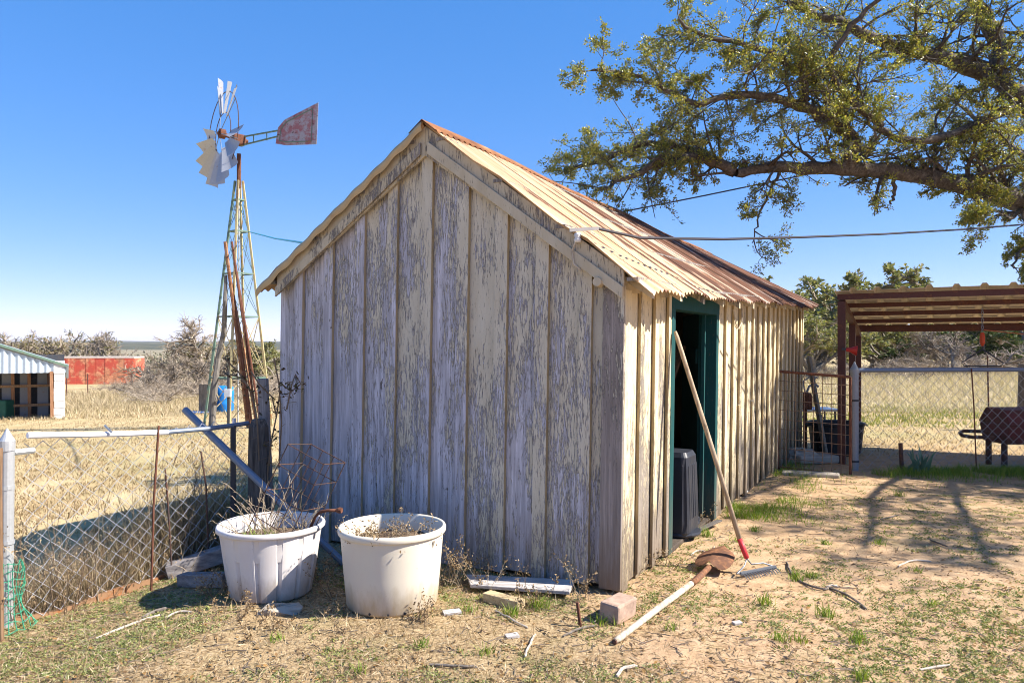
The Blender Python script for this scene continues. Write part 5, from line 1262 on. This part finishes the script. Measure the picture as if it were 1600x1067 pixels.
# standing dead stubble
x, y = yard_pts(26000); keep = VN.random(len(x)) < leftness(x, y) * np.clip(fbm(x, y, 2.6, 9) * 3 - 1.0, .03, 1); x, y = x[keep], y[keep]; n = len(x)
A = ARR(); v, t = blade_arrays(on_ground(x, y), VN.uniform(.015, .065, n), VN.uniform(.002, .004, n), VN, 1.0); A.add(v, t)
tag(A.build('dry_stubble', M_dry), 'short dead grass stubble standing in the yard', 'grass', kind='stuff')
# low green sprigs in patches
x, y = yard_pts(22000, p=1.5); w = np.clip(fbm(x, y, 1.7, 13) * 4.2 - 1.55, 0, 1) * np.clip(leftness(x, y) + .55, 0, .95); keep = VN.random(len(x)) < w; x, y = x[keep], y[keep]
k = 11; xx = np.repeat(x, k) + VN.normal(0, .016, len(x) * k); yy = np.repeat(y, k) + VN.normal(0, .016, len(x) * k); n = len(xx)
an = VN.uniform(0, 6.28, n); dr = np.stack([np.cos(an), np.sin(an), VN.uniform(.1, .9, n)], 1)
A = ARR(); v, t = leaf_arrays(on_ground(xx, yy, .003), dr, VN.uniform(.008, .022, n), VN.uniform(.005, .010, n), VN); A.add(v, t)
tag(A.build('green_sprigs', M_sprig), 'low grey green weeds spread in patches over the dirt', 'weeds', kind='stuff')
# brown oak leaves
x, y = yard_pts(4200, p=1.3); n = len(x); an = VN.uniform(0, 6.28, n); dr = np.stack([np.cos(an), np.sin(an), VN.normal(.1, .2, n)], 1)
A = ARR(); v, t = leaf_arrays(on_ground(x, y, .005), dr, VN.uniform(.018, .04, n), VN.uniform(.010, .02, n), VN, np.tile([0, 0, 1.], (n, 1)) + VN.normal(0, .3, (n, 3))); A.add(v, t)
tag(A.build('fallen_leaves', m_leaf('fallen_oak_leaves', [(.20, .115, .05), (.14, .085, .045), (.25, .15, .06), (.26, .19, .12), (.09, .06, .04), (.30, .17, .06)], .15, .8, .15)), 'small brown and orange fallen leaves on the dirt', 'leaves', kind='stuff')
# pebbles and clods
mb = MB(); x, y = yard_pts(1500, p=1.3); pr = random.Random(1)
for i in range(len(x)):
    r = pr.choice([.004, .006, .008, .014]) * pr.uniform(.7, 1.3); z = g1(x[i], y[i]); o_ = Vector((x[i], y[i], z)); a0 = pr.uniform(0, 6)
    q = [o_ + Vector((r * pr.uniform(.7, 1.3) * math.cos(a0 + k * 1.571), r * pr.uniform(.7, 1.3) * math.sin(a0 + k * 1.571), 0)) for k in range(4)] + [o_ + Vector((pr.uniform(-.3, .3) * r, pr.uniform(-.3, .3) * r, r * pr.uniform(.5, 1)))]
    mb.add(q, [(0, 1, 4), (1, 2, 4), (2, 3, 4), (3, 0, 4)])
tag(mb.build('pebbles', m_plain('clod_brown', (.34, .23, .15), .95, .5, 3)), 'small clods and pebbles strewn over the dirt', 'pebbles', kind='stuff')
# small twigs
mb = MB(); x, y = yard_pts(1500, p=1.3)
for i in range(len(x)):
    L = pr.uniform(.03, .14); a0 = pr.uniform(0, 6.28); p = Vector((x[i], y[i], g1(x[i], y[i]) + .006)); q = [p]
    for k in range(3): a0 += pr.gauss(0, .35); p = p + Vector((math.cos(a0), math.sin(a0), pr.gauss(0, .04))) * L / 3; q.append(p)
    mb.tube(q, [.0025, .0024, .002, .0014], 3, False)
tag(mb.build('small_twigs', m_plain('grey_twig', (.20, .16, .13), .9, .5, 6)), 'small broken twigs scattered on the dirt', 'twigs', kind='stuff')
# sticks one can pick out
M_stick = m_wood('grey_stick', (.15, .125, .105), (.30, .26, .22), (20, 20, 20)); M_stickp = m_wood('pale_stick', (.42, .36, .30), (.62, .56, .49), (20, 20, 20))
SK = [([(1230, 880), (1234, 893), (1250, 910), (1285, 923), (1297, 920), (1330, 936), (1354, 953)], .007, M_stick, 'long curved dark branch lying on the dirt beyond the rake'),
      ([(1290, 918), (1300, 917), (1310, 918)], .006, M_stickp, 'pale broken stub lying on the curved dark branch'),
      ([(1404, 886), (1425, 878), (1455, 878)], .006, M_stickp, 'forked pale twig lying on the bare dirt'),
      ([(1440, 980), (1482, 1040 - 0)], .005, M_stick, None),
      ([(1440, 1048), (1484, 1042)], .006, M_stickp, 'straight pale twig on the dirt well away from the shed'),
      ([(963, 1058), (975, 1047), (996, 1043)], .008, M_stickp, 'curved white stick in front of the shovel handle'),
      ([(820, 1028), (828, 1010), (837, 992)], .006, M_stickp, 'pale stick standing end on in the litter before the plank'),
      ([(775, 955), (800, 970), (825, 982)], .005, M_stickp, 'straight straw coloured stick beside the tan wood block'),
      ([(880, 995), (905, 985), (930, 978)], .006, M_stick, 'grey stick beside the brick'),
      ([(672, 1040), (710, 1044), (745, 1043)], .007, M_stick, 'dark half buried stick in the litter before the cream tub'),
      ([(150, 1000), (205, 978), (250, 962)], .007, M_stickp, 'long pale stick in the litter before the ribbed tub'),
      ([(222, 968), (240, 960), (262, 952)], .010, M_stick, 'short thick stick in the shadow of the ribbed tub'),
      ([(258, 966), (280, 958), (300, 957)], .006, M_stickp, 'thin pale stick at the edge of the tub shadow'),
      ([(1080, 868), (1092, 862), (1112, 866), (1116, 856)], .006, M_stickp, 'bent white twig lying behind the shovel blade'),
      ([(1455, 845), (1480, 856)], .007, M_stick, 'dark stick on the shaded dirt in front of the fence'),
      ([(1375, 812), (1405, 806)], .006, M_stick, 'small dark stick near the gate end of the yard')]
wig = random.Random(12)
for q, r, mt_, lb in SK:
    if not lb: continue
    ctl = [G(*p) + Vector((0, 0, r + (.006 if i % 2 else 0))) for i, p in enumerate(q)]; pts = []
    for i in range(len(ctl) - 1):
        a, b, c, d = ctl[max(i - 1, 0)], ctl[i], ctl[i + 1], ctl[min(i + 2, len(ctl) - 1)]
        for kk in range(4):
            t = kk / 4; pts.append(.5 * ((2 * b) + (c - a) * t + (2 * a - 5 * b + 4 * c - d) * t * t + (3 * b - a - 3 * c + d) * t ** 3) + Vector((wig.gauss(0, .003), wig.gauss(0, .003), 0)))
    pts.append(ctl[-1])
    rod('stick', pts, [r] * (len(pts) - 1) + [r * .6], mt_, lb, 'stick', 'sticks on the ground', 6)
# white scraps
for (px, py, w, h, lb) in ((706, 958, .10, .05, 'flat white scrap of board beside the cream tub'), (800, 995, .07, .04, 'small white scrap lying in the litter before the plank'), (1152, 975, .05, .03, 'little white paper scrap on the dirt right of the shovel')):
    m = MB(); m.box((0, 0, .008), w, h, .012, Matrix.Rotation(R(20), 3, 'Z') @ Matrix.Rotation(R(5), 3, 'X')); o = m.build('white_scrap', M_whtwood); o.location = G(px, py); tag(o, lb, 'scrap')
# bright tufts
TF = [(1290, 964, 60, .085), (1193, 944, 55, .075), (1218, 1000, 50, .06), (1253, 1003, 35, .05), (1340, 1003, 60, .07), (1245, 906, 60, .07), (1268, 902, 40, .06), (1432, 893, 30, .05), (1345, 1062, 60, .07), (1050, 985, 25, .05), (940, 975, 40, .07), (965, 975, 25, .06), (1455, 945, 30, .05), (1105, 838, 60, .09), (1150, 845, 40, .06), (1375, 850, 40, .06), (1405, 775, 60, .07), (840, 950, 80, .09), (800, 960, 60, .07), (760, 1020, 40, .05), (560, 1050, 40, .05), (430, 1000, 40, .05), (1180, 830, 60, .06), (1290, 850, 40, .05), (660, 1010, 40, .05), (735, 955, 30, .06)]
for px, py, n, h in TF:
    b = G(px, py); A = ARR(); sp_r = VN.normal(0, .014 + h * .13, (n, 2)); xx = b.x + sp_r[:, 0]; yy = b.y + sp_r[:, 1]
    v, t = blade_arrays(on_ground(xx, yy), VN.uniform(.35, 1.1, n) * h, VN.uniform(.003, .006, n), VN, .8); A.add(v, t)
    o = A.build('grass_tuft', M_green, None, tuple(b)); tag(o, 'small fresh green grass tuft growing in the yard', 'grass', 'green tufts in the yard')
# lush strips: along the side wall and at the foot of the right fence
def strip(name, label, fx, n, h, mat, w=(.003, .006), lean=.6):
    x, y = fx(n); ok_ = ~in_shed(x, y); x, y = x[ok_], y[ok_]; n = len(x); A = ARR()
    hh = h(x, y) if callable(h) else h
    v, t = blade_arrays(on_ground(x, y), VN.uniform(.3, 1.1, n) * hh, VN.uniform(*w, n), VN, lean); A.add(v, t)
    tag(A.build(name, mat), label, 'grass', kind='stuff')
def f1(n):
    b = 2.3 + np.abs(VN.normal(0, 1, n)) * 1.5; a = .04 + VN.gamma(1.2, .17, n); keep = fbm(a, b, 3.5, 3) > .50; a, b = a[keep], b[keep]
    return SH.x + c_ * a - s_ * b, SH.y + s_ * a + c_ * b
strip('wall_grass', 'bright green grass growing along the foot of the sunlit wall', f1, 7000, .085, M_green, (.003, .006), .9)
def f2(n):
    x = VN.uniform(4.2, 7.5, n); y = 8.75 - VN.gamma(1.6, .13, n) + .1; k = (fbm(x, y, 2.0, 8) + .12 * (x > 5.1)) > .5; return x[k], y[k]
strip('fence_grass', 'bright green grass strip along the foot of the straight chain link fence', f2, 9000, .11, M_green)
def f3(n): y = VN.uniform(13.5, 19, n); x = VN.uniform(2, 15, n); k = (fbm(x, y * 2.5, .5, 4) > .5); return x[k], y[k]
strip('field_green', 'pale green band of grass across the right field', f3, 14000, .10, m_leaf('pale_green_grass', [(.27, .28, .08), (.33, .32, .11), (.22, .25, .07)], .3, .7, .15), (.010, .02))
def f4(n): y = 16.5 + 24 * VN.random(n) ** 1.3; x = y * VN.uniform(.3, .85, n); return x, y
strip('dead_field_grass', 'tall pale dead grass standing across the right field', f4, 46000, lambda x, y: (.10 + .26 * sstep(17, 30, y)) * (.5 + fbm(x, y, .45, 77)), m_leaf('grey_dead_grass', [(.56, .47, .36), (.48, .40, .30), (.64, .55, .43), (.40, .33, .245)], .25, .85, .1), (.010, .026), .7)
def f5(n): y = 10 + 8 * VN.random(n); x = y * VN.uniform(.35, .85, n); return x, y
strip('yard_stubble', 'short straw stubble beyond the straight chain link fence', f5, 12000, .05, M_dry, (.006, .012), 1.0)
def f6(n):
    y = 5.2 + 22 * VN.random(n) ** 1.6; x = y * VN.uniform(-.78, -.2, n); k = (fence_d(x, y) > .5) & (fbm(x, y, 1.2, 21) > .38); return x[k], y[k]
strip('left_field_grass', 'short straw coloured grass over the left field', f6, 52000, .06, M_dry, (.005, .012), 1.1)
def f7(n): y = 22 + 26 * VN.random(n); x = y * VN.uniform(-.8, -.28, n); k = fbm(x, y, .3, 22) > .36; return x[k], y[k]
strip('tall_field_grass', 'taller tan dead grass at the back of the left field', f7, 36000, lambda x, y: (.10 + .30 * sstep(22, 34, y)) * (.5 + fbm(x, y, .4, 78)), m_leaf('tan_dead_grass', [(.46, .37, .25), (.38, .30, .195), (.54, .45, .32), (.30, .235, .155)], .25, .85, .1), (.010, .028), .7)
# weedy bank behind the left fence
def f8(n): s = VN.uniform(-.5, 1.75, n); d = .06 + VN.gamma(1.7, .16, n); return FA[0] + fd[0] * s + fnrm[0] * d, FA[1] + fd[1] * s + fnrm[1] * d
strip('bank_grass', 'tangled dry grass on the low bank behind the chain link fence', f8, 10000, .55, m_leaf('bank_dry_grass', [(.30, .22, .13), (.38, .29, .18), (.22, .155, .09), (.46, .37, .25)], .2, .85, .1), (.003, .006), .40)
wr = random.Random(6)
for i in range(26):
    s = -.45 + i * .078; d = wr.uniform(.06, .45); p = FA + fd * s + fnrm * d; b = Vector((p[0], p[1], g1(p[0], p[1])))
    weed_thing('dead_weed', 'tall brown branching dead weed behind the sagging chain link fence', b, [((wr.gauss(0, .06), wr.gauss(0, .06), 0), wr.uniform(.45, .90), 2, .0028, .16, 2) for _ in range(5)], 100 + i, M_stalkdk if i % 3 else M_stalk, None, 'dead weeds behind the left fence')
def wt(px, py, lb, n, h, seed, sp=.3, fl=3, mat=None, spread=.06, grp=None):
    b = G(px, py); r2 = random.Random(seed); weed_thing('dead_weed', lb, b, [((r2.gauss(0, spread), r2.gauss(0, spread), 0), h * r2.uniform(.5, 1.1), 2, .0018, sp, fl) for _ in range(n)], seed, mat, None, grp)
wt(268, 885, 'clump of pale dead stems in front of the fence beside the old timbers', 9, .52, 201, .18, 1)
wt(235, 905, 'low brown weeds in front of the fence by the rusty rod', 8, .25, 202, .4, 3, M_stalkdk)
wt(180, 925, 'low dry weeds on the yard edge near the rusty edging', 8, .18, 203, .5, 3, M_stalkdk, .1)
wt(330, 935, 'dry curled weeds at the left foot of the ribbed tub', 8, .20, 204, .5, 3, M_stalkdk, .09)
wt(385, 960, 'small dry weeds before the ribbed tub', 7, .12, 205, .6, 3, M_stalkdk, .09)
wt(500, 915, 'dark dry weeds between the two tubs', 10, .20, 206, .5, 3, M_stalkdk, .12)
wt(700, 918, 'seed topped dry weeds beside the cream tub against the gable', 12, .34, 207, .35, 4, M_stalk, .07)
wt(745, 915, 'fluffy dry weeds by the left end of the white plank', 10, .26, 208, .35, 4, M_stalk, .08)
wt(835, 955, 'thin dry seed stems in front of the white plank', 6, .22, 209, .2, 3, M_stalkdk, .09)
wt(915, 940, 'thin seed stems by the right end of the white plank', 5, .26, 210, .25, 3, M_stalk, .05)
wt(1020, 880, 'grey dry weeds at the foot of the wall beside the doorway', 12, .12, 211, .6, 3, M_stalkdk, .12)
wt(1090, 820, 'dry brown twigs heaped at the right door jamb', 10, .16, 212, .6, 2, M_stalkdk, .08)
wt(660, 975, 'small dead weed at the right foot of the cream tub', 6, .16, 213, .4, 3, M_stalkdk, .04)
wt(480, 975, 'dry weeds in the shade before the gap between the tubs', 9, .10, 214, .6, 3, M_stalkdk, .14)
# vine round the fence posts
vb = GX(408, 5.40); vt = thing('dry_vine', 'dark leafed dry vine climbing the wooden posts by the shed', 'vine', vb); vm_ = MB(vb); A = ARR(); vr = random.Random(3)
for q in ([(420, 790), (418, 740), (424, 690), (432, 650), (438, 610)], [(405, 720), (402, 660), (392, 610), (372, 580), (348, 558)], [(402, 655), (395, 620), (385, 600), (376, 590), (360, 585)], [(432, 650), (425, 620), (405, 600), (392, 580)], [(436, 730), (440, 660), (436, 600), (428, 560)], [(448, 640), (456, 600), (462, 585), (470, 600), (455, 612), (440, 600)]):
    pts = [P(a, b, 5.36 + vr.uniform(-.04, .04)) for a, b in q]; vm_.tube(pts, .0055, 5)
    for i in range(len(pts) - 1):
        for _ in range(5):
            p = lerp(pts[i], pts[i + 1], vr.random()); d = Vector((vr.gauss(0, 1), vr.gauss(0, 1), vr.gauss(0, .6))).normalized(); e = p + d * vr.uniform(.02, .07); vm_.tube([p, e], .0018, 3, False)
            if i > 0:
                n = 2; v, t = leaf_arrays(np.array([tuple(e)] * n) + VN.normal(0, .008, (n, 3)), VN.normal(size=(n, 3)), VN.uniform(.02, .04, n), VN.uniform(.012, .024, n), VN); A.add(v, t)
vm_.build('stem', M_stalkdk, vt); o = A.build('leaves', m_leaf('dark_vine_leaves', [(.05, .045, .025), (.08, .06, .03), (.10, .09, .03), (.06, .035, .025)], .2, .6), vt); o.location = -vb
# ================================================================ AIR
hz_ = MB(); hz_.box((0, 1500, 22), 11400, 7000, 58)
k = N('haze_air'); k.t.nodes.remove(k.b)
pv = k.n('ShaderNodeVolumePrincipled'); pv.inputs['Color'].default_value = (.80, .88, 1, 1); pv.inputs['Density'].default_value = 0.00012; pv.inputs['Anisotropy'].default_value = .2
k.L.new(pv.outputs[0], k.t.nodes['Material Output'].inputs['Volume'])
o = hz_.build('haze', k.m); tag(o, 'thin bluish haze over the far fields and hills', 'haze', kind='stuff')
